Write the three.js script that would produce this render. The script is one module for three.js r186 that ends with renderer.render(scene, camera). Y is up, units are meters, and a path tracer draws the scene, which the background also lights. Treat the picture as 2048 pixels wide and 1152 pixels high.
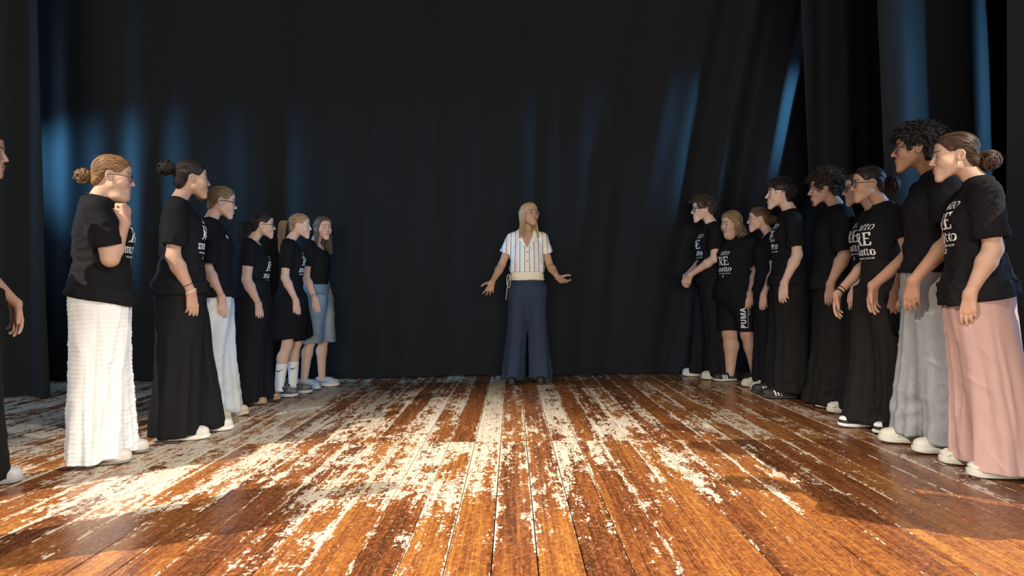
import * as THREE from 'three';
import { FontLoader } from 'three/addons/loaders/FontLoader.js';
import { mergeGeometries } from 'three/addons/utils/BufferGeometryUtils.js';
import { TessellateModifier } from 'three/addons/modifiers/TessellateModifier.js';
import { RectAreaLightUniformsLib } from 'three/addons/lights/RectAreaLightUniformsLib.js';

// ---------- camera, lights, exposure ----------
const scene = new THREE.Scene();
scene.background = new THREE.Color(0x000000);
const camera = new THREE.PerspectiveCamera(2 * Math.atan(576 / 1366) * 180 / Math.PI, 2048 / 1152, 0.05, 60);
camera.position.set(0, 0.87, 0);
camera.rotation.set(0.0051, 0, -0.0087, 'YXZ');
RectAreaLightUniformsLib.init();
const renderer = new THREE.WebGLRenderer();
renderer.toneMapping = THREE.LinearToneMapping;
renderer.toneMappingExposure = 1.0;
renderer.shadowMap.enabled = true;

function spot(name, color, intensity, at, to, angle, penumbra, radius) {
  const l = new THREE.SpotLight(color, intensity, 0, angle, penumbra, 2);
  l.name = name; l.position.set(...at); l.target.position.set(...to); l.castShadow = true; l.shadow.radius = radius;
  scene.add(l); l.target.name = name + '_aim'; scene.add(l.target);
  return l;
}
function area(name, color, intensity, w, h, at, to) {
  const l = new THREE.RectAreaLight(color, intensity, w, h);
  l.name = name; l.position.set(...at); l.lookAt(...to); scene.add(l);
  return l;
}
// two unseen warm spots, front left and right, placed to cast the board shadows
const SPOT_L = [-5.8, 6.4, 0.4], SPOT_R = [5.6, 6.4, 0.2];
const AIM_L = [-0.75, 0, -2.6], AIM_R = [0.35, 0, -2.35];
spot('unseen_boom_spot', 0xfff3e2, 600, SPOT_L, AIM_L, 0.36, 1, 1.6);
spot('unseen_boom_spot_001', 0xfff3e2, 600, SPOT_R, AIM_R, 0.33, 1, 1.6);
// unseen panels and glazing behind the camera, placed to light fronts and faces softly
const UNSEEN_HOUSE = [[-2.6, 6.7, 4.2], [2.6, 6.7, 4.2]], UNSEEN_DOORS = [-3.6, 0.3, 3.6, 3.3, 8.3];
for (const p of UNSEEN_HOUSE) area('unseen_house_light', 0xfff1e0, 2.5, 2.4, 0.9, [p[0], p[1] - 0.06, p[2]], [p[0], 0, p[2] - 0.01]);
area('unseen_front_light', 0xfff6ea, 20, UNSEEN_DOORS[2] - UNSEEN_DOORS[0], UNSEEN_DOORS[3] - UNSEEN_DOORS[1], [0, (UNSEEN_DOORS[1] + UNSEEN_DOORS[3]) / 2, UNSEEN_DOORS[4] - 0.08], [0, (UNSEEN_DOORS[1] + UNSEEN_DOORS[3]) / 2, 0]);
// unseen openings in the wings, placed to edge the backs with cool light (x = side wall, z, sill to head, width, strength)
const UNSEEN_WIN = [[-1, -6.2, 1.5, 3.9, 0.7, 9], [1, -6.65, 1.5, 3.9, 0.7, 9], [1, -4.65, 1.2, 3.9, 0.9, 9], [1, -2.9, 0.6, 3.6, 1.0, 22], [-1, -4.6, 0.9, 3.9, 0.9, 8]];
for (const [s, z, y0, y1, w, k] of UNSEEN_WIN) area('unseen_window_light', 0xa9cfff, k, w, y1 - y0, [s * 6.42, (y0 + y1) / 2, z], [0, (y0 + y1) / 2, z]);
// unseen blue cans in the wings, placed to graze the curtain folds
const UNSEEN_CANS = [[[-5.7, 2.5, -6.15], [-3.9, 1.95, -6.85], 75, 0.45], [[5.5, 3.2, -6.82], [2.9, 2.65, -7.17], 170, 0.23], [[5.9, 2.7, -4.45], [3.6, 2.3, -5.2], 60, 0.55]];
UNSEEN_CANS.forEach(([p, t, k, a], n) => spot('unseen_can_light_00' + n, 0x62b8f4, k, p, t, a, 1, 3));
// ---------- helpers ----------
function rng(seed) { let s = seed >>> 0; return () => { s = (s + 0x6d2b79f5) | 0; let t = Math.imul(s ^ (s >>> 15), 1 | s); t = (t + Math.imul(t ^ (t >>> 7), 61 | t)) ^ t; return ((t ^ (t >>> 14)) >>> 0) / 4294967296; }; }
const PERM = new Uint8Array(512), VAL = new Float32Array(256);
{ const r = rng(77); for (let i = 0; i < 256; i++) { PERM[i] = i; VAL[i] = r() * 2 - 1; } for (let i = 255; i > 0; i--) { const j = (r() * (i + 1)) | 0, t = PERM[i]; PERM[i] = PERM[j]; PERM[j] = t; } for (let i = 0; i < 256; i++) PERM[i + 256] = PERM[i]; }
function noise3(x, y, z) {
  const xf = Math.floor(x), yf = Math.floor(y), zf = Math.floor(z), X = xf & 255, Y = yf & 255, Z = zf & 255;
  x -= xf; y -= yf; z -= zf;
  const u = x * x * (3 - 2 * x), v = y * y * (3 - 2 * y), w = z * z * (3 - 2 * z);
  const A = PERM[X] + Y, B = PERM[X + 1] + Y, AA = PERM[A & 255] + Z, AB = PERM[(A + 1) & 255] + Z, BA = PERM[B & 255] + Z, BB = PERM[(B + 1) & 255] + Z;
  const g = (i) => VAL[PERM[i & 255]];
  const a = g(AA) + (g(BA) - g(AA)) * u, b = g(AB) + (g(BB) - g(AB)) * u, c = g(AA + 1) + (g(BA + 1) - g(AA + 1)) * u, d = g(AB + 1) + (g(BB + 1) - g(AB + 1)) * u;
  const e = a + (b - a) * v, f = c + (d - c) * v;
  return e + (f - e) * w;
}
function noise2(x, y) {
  const xf = Math.floor(x), yf = Math.floor(y), X = xf & 255, Y = yf & 255; x -= xf; y -= yf;
  const u = x * x * (3 - 2 * x), v = y * y * (3 - 2 * y), A = PERM[X], B = PERM[X + 1];
  const p = VAL[PERM[(A + Y) & 255]], q = VAL[PERM[(B + Y) & 255]], r = VAL[PERM[(A + Y + 1) & 255]], s = VAL[PERM[(B + Y + 1) & 255]];
  const a = p + (q - p) * u, b = r + (s - r) * u;
  return a + (b - a) * v;
}
const fbm2 = (x, y) => noise2(x, y) * 0.55 + noise2(x * 2.1 + 9, y * 2.1 + 4) * 0.28 + noise2(x * 4.3 + 3, y * 4.3 + 7) * 0.17;
const clamp = (x, a, b) => x < a ? a : x > b ? b : x;
const sstep = (a, b, x) => { const t = clamp((x - a) / (b - a), 0, 1); return t * t * (3 - 2 * t); };
const lerp = (a, b, t) => a + (b - a) * t;
const mix3 = (a, b, t) => [a[0] + (b[0] - a[0]) * t, a[1] + (b[1] - a[1]) * t, a[2] + (b[2] - a[2]) * t];
const hyp3 = (x, y, z) => Math.sqrt(x * x + y * y + z * z);
const lin = (hex) => { const c = new THREE.Color(hex); return [c.r, c.g, c.b]; };

const taken = new Map();
function numbered(n) { const k = taken.get(n) ?? 0; taken.set(n, k + 1); return k ? n + '_' + String(k).padStart(3, '0') : n; }
function mat(color, roughness = 0.8, extra = {}) {
  const m = new THREE.MeshPhysicalMaterial({ color: Array.isArray(color) ? new THREE.Color().setRGB(...color) : color, roughness, metalness: 0, ...extra });
  return m;
}
function part(name, geo, material, parent, label) {
  const m = new THREE.Mesh(geo, material); m.name = name; m.castShadow = m.receiveShadow = true;
  if (label) m.userData.label = label;
  parent.add(m); return m;
}
function thing(name, label, category, at = [0, 0, 0], turn = 0, group) {
  const g = new THREE.Group(); g.name = numbered(name); g.position.set(...at); g.rotation.y = turn; g.userData = { label, category };
  if (group) g.userData.group = group;
  scene.add(g); return g;
}
function structure(name, geo, material, label, category) {
  const m = new THREE.Mesh(geo, material); m.name = name; m.castShadow = m.receiveShadow = true; m.userData = { kind: 'structure', label, category };
  scene.add(m); return m;
}
function boxGeo(x0, y0, z0, x1, y1, z1) { const g = new THREE.BoxGeometry(x1 - x0, y1 - y0, z1 - z0); g.translate((x0 + x1) / 2, (y0 + y1) / 2, (z0 + z1) / 2); return g; }

// ---- signed distances ----
function smin(a, b, k) { const h = k - Math.abs(a - b); return h <= 0 ? (a < b ? a : b) : (a < b ? a : b) - h * h * 0.25 / k; }
const smax = (a, b, k) => -smin(-a, -b, k);
function ell(x, y, z, rx, ry, rz) {
  const a = x / rx, b = y / ry, c = z / rz, k0 = Math.sqrt(a * a + b * b + c * c), d = a / rx, e = b / ry, f = c / rz, k1 = Math.sqrt(d * d + e * e + f * f);
  return k1 < 1e-9 ? -Math.min(rx, ry, rz) : k0 * (k0 - 1) / k1;
}
function cap(x, y, z, ax, ay, az, ra, bx, by, bz, rb) {
  const ux = bx - ax, uy = by - ay, uz = bz - az, px = x - ax, py = y - ay, pz = z - az;
  let h = (px * ux + py * uy + pz * uz) / (ux * ux + uy * uy + uz * uz); h = h < 0 ? 0 : h > 1 ? 1 : h;
  const dx = px - ux * h, dy = py - uy * h, dz = pz - uz * h;
  return Math.sqrt(dx * dx + dy * dy + dz * dz) - ra - (rb - ra) * h;
}
// a soft tube given as cross-sections [y, rx, rz, cx, cz], sampled into a table
function tab(rows) {
  rows = rows.map((r) => [r[0], r[1], r[2], r[3] ?? 0, r[4] ?? 0]).sort((a, b) => a[0] - b[0]);
  const y0 = rows[0][0], y1 = rows[rows.length - 1][0], n = Math.max(2, Math.ceil((y1 - y0) / 0.005)), t = { y0, y1, n, d: new Float32Array((n + 1) * 4) };
  for (let i = 0; i <= n; i++) {
    const y = y0 + (y1 - y0) * i / n; let k = 0; while (k < rows.length - 2 && y > rows[k + 1][0]) k++;
    const a = rows[Math.max(0, k - 1)], b = rows[k], c = rows[k + 1], d = rows[Math.min(rows.length - 1, k + 2)], h = c[0] - b[0], u = (y - b[0]) / h;
    for (let m = 1; m <= 4; m++) {
      const mb = (c[m] - a[m]) / Math.max(1e-6, c[0] - a[0]) * h, mc = (d[m] - b[m]) / Math.max(1e-6, d[0] - b[0]) * h;
      const u2 = u * u, u3 = u2 * u;
      t.d[i * 4 + m - 1] = (2 * u3 - 3 * u2 + 1) * b[m] + (u3 - 2 * u2 + u) * mb + (-2 * u3 + 3 * u2) * c[m] + (u3 - u2) * mc;
    }
  }
  return t;
}
const TP = { rx: 0, rz: 0, cx: 0, cz: 0 };
function tabAt(t, y) {
  let f = (y - t.y0) / (t.y1 - t.y0) * t.n; f = f < 0 ? 0 : f > t.n - 0.001 ? t.n - 0.001 : f;
  const i = f | 0, u = f - i, d = t.d, o = i * 4;
  TP.rx = d[o] + (d[o + 4] - d[o]) * u; TP.rz = d[o + 1] + (d[o + 5] - d[o + 1]) * u; TP.cx = d[o + 2] + (d[o + 6] - d[o + 2]) * u; TP.cz = d[o + 3] + (d[o + 7] - d[o + 3]) * u;
  return TP;
}
function tube(t, x, y, z, pw = 2) {
  const p = tabAt(t, y), a = Math.abs(x - p.cx) / p.rx, b = Math.abs(z - p.cz) / p.rz;
  const q = pw === 2 ? Math.sqrt(a * a + b * b) : Math.pow(Math.pow(a, pw) + Math.pow(b, pw), 1 / pw);
  const d = (q - 1) * Math.min(p.rx, p.rz), e = Math.max(y - t.y1, t.y0 - y);
  return d > e ? d : e;
}
// ---- surface nets over a box, skipping blocks that the surface cannot reach ----
function surf(sdf, box, h, lip = 1.5) {
  const [x0, y0, z0, x1, y1, z1] = box, nx = Math.ceil((x1 - x0) / h) + 2, ny = Math.ceil((y1 - y0) / h) + 2, nz = Math.ceil((z1 - z0) / h) + 2;
  const V = new Float32Array(nx * ny * nz), B = 5, R = B * h * 0.87 * lip;
  for (let bk = 0; bk < nz; bk += B) for (let bj = 0; bj < ny; bj += B) for (let bi = 0; bi < nx; bi += B) {
    const d = sdf(x0 + (bi + B / 2 - 0.5) * h, y0 + (bj + B / 2 - 0.5) * h, z0 + (bk + B / 2 - 0.5) * h), skip = Math.abs(d) > R;
    for (let k = bk; k < Math.min(bk + B, nz); k++) for (let j = bj; j < Math.min(bj + B, ny); j++) for (let i = bi; i < Math.min(bi + B, nx); i++) {
      V[i + nx * (j + ny * k)] = (i === 0 || j === 0 || k === 0 || i === nx - 1 || j === ny - 1 || k === nz - 1) ? 1e-4 + Math.abs(d) : skip ? d : sdf(x0 + i * h, y0 + j * h, z0 + k * h);
    }
  }
  const id = new Int32Array(nx * ny * nz).fill(-1), pos = [], idx = [], sy = nx, sz = nx * ny;
  for (let k = 0; k < nz - 1; k++) for (let j = 0; j < ny - 1; j++) for (let i = 0; i < nx - 1; i++) {
    const o = i + sy * j + sz * k, c0 = V[o], c1 = V[o + 1], c2 = V[o + sy], c3 = V[o + sy + 1], c4 = V[o + sz], c5 = V[o + sz + 1], c6 = V[o + sz + sy], c7 = V[o + sz + sy + 1];
    const m = (c0 < 0) + (c1 < 0) + (c2 < 0) + (c3 < 0) + (c4 < 0) + (c5 < 0) + (c6 < 0) + (c7 < 0);
    if (m === 0 || m === 8) continue;
    let n = 0, px = 0, py = 0, pz = 0, t;
    if ((c0 < 0) !== (c1 < 0)) { t = c0 / (c0 - c1); px += t; n++; }
    if ((c2 < 0) !== (c3 < 0)) { t = c2 / (c2 - c3); px += t; py++; n++; }
    if ((c4 < 0) !== (c5 < 0)) { t = c4 / (c4 - c5); px += t; pz++; n++; }
    if ((c6 < 0) !== (c7 < 0)) { t = c6 / (c6 - c7); px += t; py++; pz++; n++; }
    if ((c0 < 0) !== (c2 < 0)) { t = c0 / (c0 - c2); py += t; n++; }
    if ((c1 < 0) !== (c3 < 0)) { t = c1 / (c1 - c3); py += t; px++; n++; }
    if ((c4 < 0) !== (c6 < 0)) { t = c4 / (c4 - c6); py += t; pz++; n++; }
    if ((c5 < 0) !== (c7 < 0)) { t = c5 / (c5 - c7); py += t; px++; pz++; n++; }
    if ((c0 < 0) !== (c4 < 0)) { t = c0 / (c0 - c4); pz += t; n++; }
    if ((c1 < 0) !== (c5 < 0)) { t = c1 / (c1 - c5); pz += t; px++; n++; }
    if ((c2 < 0) !== (c6 < 0)) { t = c2 / (c2 - c6); pz += t; py++; n++; }
    if ((c3 < 0) !== (c7 < 0)) { t = c3 / (c3 - c7); pz += t; px++; py++; n++; }
    id[o] = pos.length / 3;
    pos.push(x0 + (i + px / n) * h, y0 + (j + py / n) * h, z0 + (k + pz / n) * h);
  }
  for (let k = 1; k < nz - 1; k++) for (let j = 1; j < ny - 1; j++) for (let i = 1; i < nx - 1; i++) {
    const o = i + sy * j + sz * k, s = V[o] < 0;
    if (s !== (V[o + 1] < 0)) { const a = id[o], b = id[o - sy], c = id[o - sy - sz], d = id[o - sz]; s ? idx.push(a, d, c, a, c, b) : idx.push(a, b, c, a, c, d); }
    if (s !== (V[o + sy] < 0)) { const a = id[o], b = id[o - sz], c = id[o - sz - 1], d = id[o - 1]; s ? idx.push(a, d, c, a, c, b) : idx.push(a, b, c, a, c, d); }
    if (s !== (V[o + sz] < 0)) { const a = id[o], b = id[o - 1], c = id[o - 1 - sy], d = id[o - sy]; s ? idx.push(a, d, c, a, c, b) : idx.push(a, b, c, a, c, d); }
  }
  const g = new THREE.BufferGeometry();
  g.setAttribute('position', new THREE.BufferAttribute(new Float32Array(pos), 3)); g.setIndex(idx); g.computeVertexNormals();
  return g;
}
function paint(g, fn) {
  const p = g.attributes.position, n = g.attributes.normal, c = new Float32Array(p.count * 3);
  for (let i = 0; i < p.count; i++) { const r = fn(p.getX(i), p.getY(i), p.getZ(i), n.getX(i), n.getY(i), n.getZ(i)); c[i * 3] = r[0]; c[i * 3 + 1] = r[1]; c[i * 3 + 2] = r[2]; }
  g.setAttribute('color', new THREE.BufferAttribute(c, 3)); return g;
}
// ---- collects swept tubes (hair strands, laces, rims) ----
class Sweep {
  constructor() { this.p = []; this.c = []; this.i = []; }
  tube(pts, r0, r1, color, sides = 4, flat = 1, closed = false) {
    const n = pts.length, base = this.p.length / 3, T = new THREE.Vector3(), N = new THREE.Vector3(), Bn = new THREE.Vector3();
    N.set(0.31, 0.17, 0.93);
    for (let i = 0; i < n; i++) {
      const a = pts[closed ? (i + n - 1) % n : Math.max(0, i - 1)], b = pts[closed ? (i + 1) % n : Math.min(n - 1, i + 1)];
      T.set(b[0] - a[0], b[1] - a[1], b[2] - a[2]).normalize(); N.addScaledVector(T, -N.dot(T)).normalize(); Bn.crossVectors(T, N);
      const u = i / (n - 1), r = Array.isArray(r0) ? r0[i] : lerp(r0, r1, u);
      for (let k = 0; k < sides; k++) {
        const t = k / sides * Math.PI * 2, c = Math.cos(t) * r, s = Math.sin(t) * r * flat;
        this.p.push(pts[i][0] + N.x * c + Bn.x * s, pts[i][1] + N.y * c + Bn.y * s, pts[i][2] + N.z * c + Bn.z * s);
        this.c.push(color[0], color[1], color[2]);
      }
    }
    const m = closed ? n : n - 1;
    for (let i = 0; i < m; i++) for (let k = 0; k < sides; k++) {
      const a = base + i * sides + k, b = base + i * sides + (k + 1) % sides, i2 = (i + 1) % n, c = base + i2 * sides + k, d = base + i2 * sides + (k + 1) % sides;
      this.i.push(a, b, d, a, d, c);
    }
    if (!closed) for (let k = 1; k < sides - 1; k++) { const e = base + (n - 1) * sides; this.i.push(base, base + k + 1, base + k, e, e + k, e + k + 1); }
  }
  geo() {
    const g = new THREE.BufferGeometry(); g.setAttribute('position', new THREE.BufferAttribute(new Float32Array(this.p), 3));
    g.setAttribute('color', new THREE.BufferAttribute(new Float32Array(this.c), 3)); g.setIndex(this.i); g.computeVertexNormals(); return g;
  }
}
function joined(list) { return mergeGeometries(list.map((g) => { const o = new THREE.BufferGeometry(); o.setAttribute('position', g.attributes.position); o.setAttribute('normal', g.attributes.normal); if (g.attributes.color) o.setAttribute('color', g.attributes.color); o.setIndex(g.index); return o; })); }
// ---------- stage floor: worn varnished boards ----------
const PITCH = 0.148, EDGE0 = 0.075, JOINT = -3.97, FRONT_LEN = 3.0, BACK_LEN = 4.03;
const hash = (n) => { const s = Math.sin(n * 127.1 + 11.7) * 43758.5453; return s - Math.floor(s); };
// bare boards of the rear run, by board number from the middle (1 = stripped, -1 = varnish left)
const REARWEAR = { '-6': -0.05, '-5': 0.34, '-4': 0.06, '-3': -0.2, '-2': 0.5, '-1': -0.05, '0': -0.08, '1': 0.36, '2': -0.06, '3': 0.08, '4': 0.2, '5': -0.12, '6': -0.2, '7': 0.08 };
function boardColor(x, z, k, row, e, out) {
  // x across, z along, e = distance to the board's nearer edge
  const d = -z, ph = k * 17.3 + row * 5.1;
  let bias = row === 0 ? lerp(-0.34, -0.5, sstep(0.3, 2.4, Math.abs(x + 0.3))) + 0.34 * sstep(2.5, 3.3, d) - 0.12 * sstep(2.5, 2.2, d) : -0.06 - 0.12 * sstep(5.6, 6.6, d);
  if (x < -0.7) bias += 0.26 * sstep(-0.7, -1.5, x) * sstep(2.2, 3.0, d);
  if (x > 1.1) bias -= 0.16 * sstep(1.1, 1.8, x);
  bias += row === 1 ? (REARWEAR[k] ?? (hash(k * 3.7) - 0.5) * 0.36) : (hash(k * 5.3 + 2) - 0.5) * 0.3;
  const wx = x + 0.006 * noise2(x * 21 + z * 8, z * 19 - ph) + 0.002 * noise2(z * 70 + x * 40, x * 90), wz = z + 0.02 * noise2(x * 17 - z * 5 + ph, z * 9) + 0.006 * noise2(x * 60 + z * 33, z * 80);
  const f1 = fbm2(wx * 7 + ph, wz * 2.1 + ph), f2 = fbm2(wx * 30 + wz * 6 + ph, wz * 14 - wx * 9), f3 = noise2(wx * 120 + wz * 38, wz * 72 - wx * 47 + ph), f4 = noise2(wx * 280 + wz * 12, wz * 34 + ph), f5 = noise2(wx * 24 + ph, wz * 190 + wx * 30);
  const rim = Math.exp(-e / 0.006) * (0.55 + 0.5 * noise2(z * 2.3 + ph, k * 3.1)) + Math.exp(-e / 0.02) * 0.1;
  const w = bias + 0.62 * f1 + 0.5 * f2 + 0.27 * f3 + 0.2 * f4 + 0.17 * f5 + 0.22 * noise2(wx * 60 + ph, wz * 1.7) + rim;
  let m = clamp((w - 0.02) / 0.1, 0, 1);
  const g = noise2(x * 170 + ph, z * 3.2), g2 = noise2(x * 520, z * 9 + ph), g3 = fbm2(x * 11 + ph * 2, z * 1.3), sp = noise2(x * 210 + 3, z * 190);
  const mo = noise2(wx * 95 + wz * 30, wz * 60 - wx * 28), cr = Math.max(0, 1 - Math.abs(noise2(wx * 70 - wz * 21, wz * 48 + wx * 33)) * 7);
  const t = clamp(0.44 + 0.34 * g3 + 0.2 * g + 0.14 * g2 + (hash(k * 9.1 + row) - 0.5) * 0.42 + sp * 0.1 + mo * 0.2 + cr * 0.22, 0, 1);
  let r = lerp(0.06, 0.36, t), gg = lerp(0.023, 0.166, t * t * 0.6 + t * 0.4), b = lerp(0.009, 0.032, t);
  if (sp > 0.45 && f3 > 0.1) { const q = (sp - 0.45) * 0.9; r += q * 0.4; gg += q * 0.3; b += q * 0.18; }
  const wv = 0.88 + 0.14 * g + 0.1 * f3, wr = 0.56 * wv, wg = 0.485 * wv, wb = 0.385 * wv;
  const dark = m > 0.3 && noise2(x * 80 + 9, z * 18 + ph) > 0.55 ? 0.6 : 1;
  out[0] = lerp(r, wr * dark, m); out[1] = lerp(gg, wg * dark, m); out[2] = lerp(b, wb * dark, m); out[3] = lerp(0.27 + 0.08 * f2, 0.52, m); out[4] = m;
}
const toS = new Uint8Array(4097); for (let i = 0; i <= 4096; i++) { const c = i / 4096; toS[i] = Math.round(255 * (c < 0.0031308 ? c * 12.92 : 1.055 * Math.pow(c, 1 / 2.4) - 0.055)); }
function boardAtlas(slots, perRow, S, z0, z1, row) {   // slots: list of board numbers; perRow columns; rows stacked
  const rows = Math.ceil(slots.length / perRow), col = new Uint8Array(S * S * 4).fill(255), rgh = new Uint8Array(S * S * 4).fill(255), sw = Math.floor(S / perRow), sh = Math.floor(S / rows), o = [0, 0, 0, 0, 0];
  slots.forEach((k, n) => {
    const cx = (n % perRow) * sw, cy = Math.floor(n / perRow) * sh, xa = EDGE0 + k * PITCH, R = rng(900 + k * 31 + row * 7);
    const put = (px, py, q, m) => { const a = ((cy + py) * S + cx + px) * 4; for (let c = 0; c < 3; c++) col[a + c] = lerp(col[a + c], q[c], m); };
    for (let py = 0; py < sh; py++) for (let px = 0; px < sw; px++) {
      const u = (px + 0.5) / sw, x = xa + u * PITCH, z = lerp(z0, z1, (py + 0.5) / sh);
      boardColor(x, z, k, row, Math.min(u, 1 - u) * PITCH, o);
      const a = ((cy + py) * S + cx + px) * 4;
      for (let c = 0; c < 3; c++) col[a + c] = toS[clamp(o[c], 0, 1) * 4096 | 0];
      rgh[a] = 255 * o[4]; rgh[a + 1] = 255 * clamp(o[3], 0, 1); rgh[a + 2] = 0;
    }
    for (let s = 0; s < 30; s++) {                       // scratches through the varnish
      let x = R() * sw, y = R() * sh, a = R() * 6.28, l = (20 + R() * 90) * S / 2048, bend = (R() - 0.5) * 0.03, m = 0.35 + R() * 0.5;
      for (let i = 0; i < l; i++) { x += Math.cos(a); y += Math.sin(a); a += bend; if (x < 0 || y < 0 || x >= sw || y >= sh) break; put(x | 0, y | 0, [190, 165, 130], m); }
    }
    if (row === 0) for (let s = 0; s < 150; s++) { let x = R() * sw, y = R() * sh, a = R() * 6.28, l = 6 + R() * 34, bend = (R() - 0.5) * 0.09, m = 0.12 + R() * 0.25; for (let i = 0; i < l; i++) { x += Math.cos(a); y += Math.sin(a); a += bend; if (x < 0 || y < 0 || x >= sw || y >= sh) break; put(x | 0, y | 0, [205, 140, 75], m); } }
  });
  const mk = (d, srgb) => { const t = new THREE.DataTexture(d, S, S, THREE.RGBAFormat); if (srgb) t.colorSpace = THREE.SRGBColorSpace; t.magFilter = THREE.LinearFilter; t.minFilter = THREE.LinearMipmapLinearFilter; t.generateMipmaps = true; t.needsUpdate = true; return t; };
  const c = mk(col, true), r = mk(rgh, false);
  const material = new THREE.MeshPhysicalMaterial({ map: c, roughness: 1, roughnessMap: r, bumpMap: r, bumpScale: -0.0005, specularIntensity: 0.75 });
  const where = new Map(); slots.forEach((k, n) => where.set(k, [(n % perRow) * sw / S, Math.floor(n / perRow) * sh / S, sw / S, sh / S]));
  return { material, where };
}
function boardGeo(x0, x1, z0, z1, top, [u0, v0, uw, vh]) {
  const c = 0.0018, prof = [[x0, -0.03], [x0, top - c], [x0 + c, top], [x1 - c, top], [x1, top - c], [x1, -0.03]], pos = [], uv = [];
  const P = (p, z) => { pos.push(p[0], p[1], z); uv.push(u0 + uw * clamp((p[0] - x0) / (x1 - x0), 0.012, 0.988), v0 + vh * clamp((z - z0) / (z1 - z0), 0.002, 0.998)); };
  for (let i = 0; i < 5; i++) { const a = prof[i], b = prof[i + 1]; P(a, z1); P(b, z1); P(b, z0); P(a, z1); P(b, z0); P(a, z0); }
  for (let i = 1; i < 5; i++) { P(prof[0], z1); P(prof[i + 1], z1); P(prof[i], z1); P(prof[0], z0); P(prof[i], z0); P(prof[i + 1], z0); }
  const g = new THREE.BufferGeometry(); g.setAttribute('position', new THREE.BufferAttribute(new Float32Array(pos), 3)); g.setAttribute('uv', new THREE.BufferAttribute(new Float32Array(uv), 2)); g.computeVertexNormals(); return g;
}
{
  const floor = structure('floor', boxGeo(-7, -0.25, -9, 7, -0.028, 8.4), mat([0.012, 0.009, 0.007], 0.95), 'worn varnished wooden stage floor', 'floor');
  const range = (a, b) => Array.from({ length: b - a }, (_, i) => a + i);
  const f0 = boardAtlas(range(-21, -1), 20, 2048, JOINT, JOINT + FRONT_LEN, 0), f1 = boardAtlas(range(-1, 19), 20, 2048, JOINT, JOINT + FRONT_LEN, 0), bk = boardAtlas(range(-33, 31), 32, 2048, JOINT - BACK_LEN, JOINT, 1);
  const runs = [[JOINT - BACK_LEN, JOINT, 1], [JOINT, JOINT + FRONT_LEN, 0], [JOINT + FRONT_LEN, JOINT + 2 * FRONT_LEN, 2]];
  for (const [z0, z1, row] of runs) for (let k = -47; k < 47; k++) {
    const kk = row === 1 ? (k < -33 ? k + 14 : k > 30 ? k - 17 : k) : ((k + (row === 2 ? 7 : 0) + 21 + 400) % 40) - 21, at = row === 1 ? bk : kk < -1 ? f0 : f1;
    const x0 = EDGE0 + k * PITCH, gap = 0.0011 + 0.0012 * hash(k * 2.3 + row), top = -0.0006 * hash(k * 7.7 + row * 3);
    part('floor_board', boardGeo(x0 + gap, x0 + PITCH - gap, z0 + 0.0012, z1 - 0.0012, top, at.where.get(kk)), at.material, floor);
  }
}
// ---------- shell ----------
{
  const black = mat([0.02, 0.02, 0.022], 0.9), plaster = mat([0.3, 0.27, 0.23], 0.9);
  structure('wall_back', boxGeo(-7.2, -0.25, -9.2, 7.2, 7.2, -9), black, 'black painted rear wall of the stage', 'wall');
  for (const [s, n] of [[-1, 'wall_left'], [1, 'wall_right']]) structure(n, boxGeo(Math.min(s * 6.6, s * 6.8), -0.25, -9, Math.max(s * 6.6, s * 6.8), 7.2, 8.4), black, 'black painted side wall of the ' + (s < 0 ? 'left' : 'right') + ' wing', 'wall');
  structure('wall_front', boxGeo(-7.2, -0.25, 8.4, 7.2, 7.2, 8.6), plaster, 'plain plaster rear wall of the auditorium', 'wall');
  const doors = new THREE.Group(); doors.name = 'door_1'; doors.userData = { kind: 'structure', label: 'unseen bright glazed doors behind the camera, lighting the stage from the front', category: 'door' }; scene.add(doors);  // out of view behind the camera, placed to light shirts and faces
  for (let i = 0; i < 6; i++) { const x = lerp(UNSEEN_DOORS[0], UNSEEN_DOORS[2], i / 6), w = (UNSEEN_DOORS[2] - UNSEEN_DOORS[0]) / 6, z = UNSEEN_DOORS[4]; part('glass', boxGeo(x + 0.05, UNSEEN_DOORS[1], z, x + w - 0.05, UNSEEN_DOORS[3], z + 0.02), new THREE.MeshStandardMaterial({ color: 0x222222, emissive: 0xfff6ea, emissiveIntensity: 1 }), doors); part('frame_bar', boxGeo(x - 0.05, 0, z - 0.02, x + 0.05, UNSEEN_DOORS[3] + 0.1, z + 0.05), plaster, doors); }
  structure('ceiling', boxGeo(-7.2, 7.2, -9.2, 7.2, 7.4, 8.6), black, 'dark ceiling over the stage and auditorium', 'ceiling');
  UNSEEN_WIN.forEach(([s, z, y0, y1, w, k], n) => {
    const g = new THREE.Group(); g.name = 'window_' + (n + 1); g.userData = { kind: 'structure', label: 'tall out-of-view window in the ' + (s < 0 ? 'left' : 'right') + ' wing wall', category: 'window' }; scene.add(g);  // unseen, placed to give the backs a cool lit edge
    const x = s * 6.56, fr = mat([0.12, 0.11, 0.1], 0.6);
    part('pane', boxGeo(x - 0.01, y0, z - w / 2, x + 0.01, y1, z + w / 2), new THREE.MeshStandardMaterial({ color: 0x111111, emissive: new THREE.Color(0x9fcbff), emissiveIntensity: 1.2 }), g);
    for (const e of [-1, 0, 1]) part('frame_bar', boxGeo(x - 0.03, y0 - 0.04, z + e * w / 2 - 0.025, x + 0.03, y1 + 0.04, z + e * w / 2 + 0.025), fr, g);
    for (const y of [y0 - 0.02, (y0 + y1) / 2, y1 + 0.02]) part('frame_bar', boxGeo(x - 0.03, y - 0.025, z - w / 2, x + 0.03, y + 0.025, z + w / 2), fr, g);
  });
}
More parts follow.
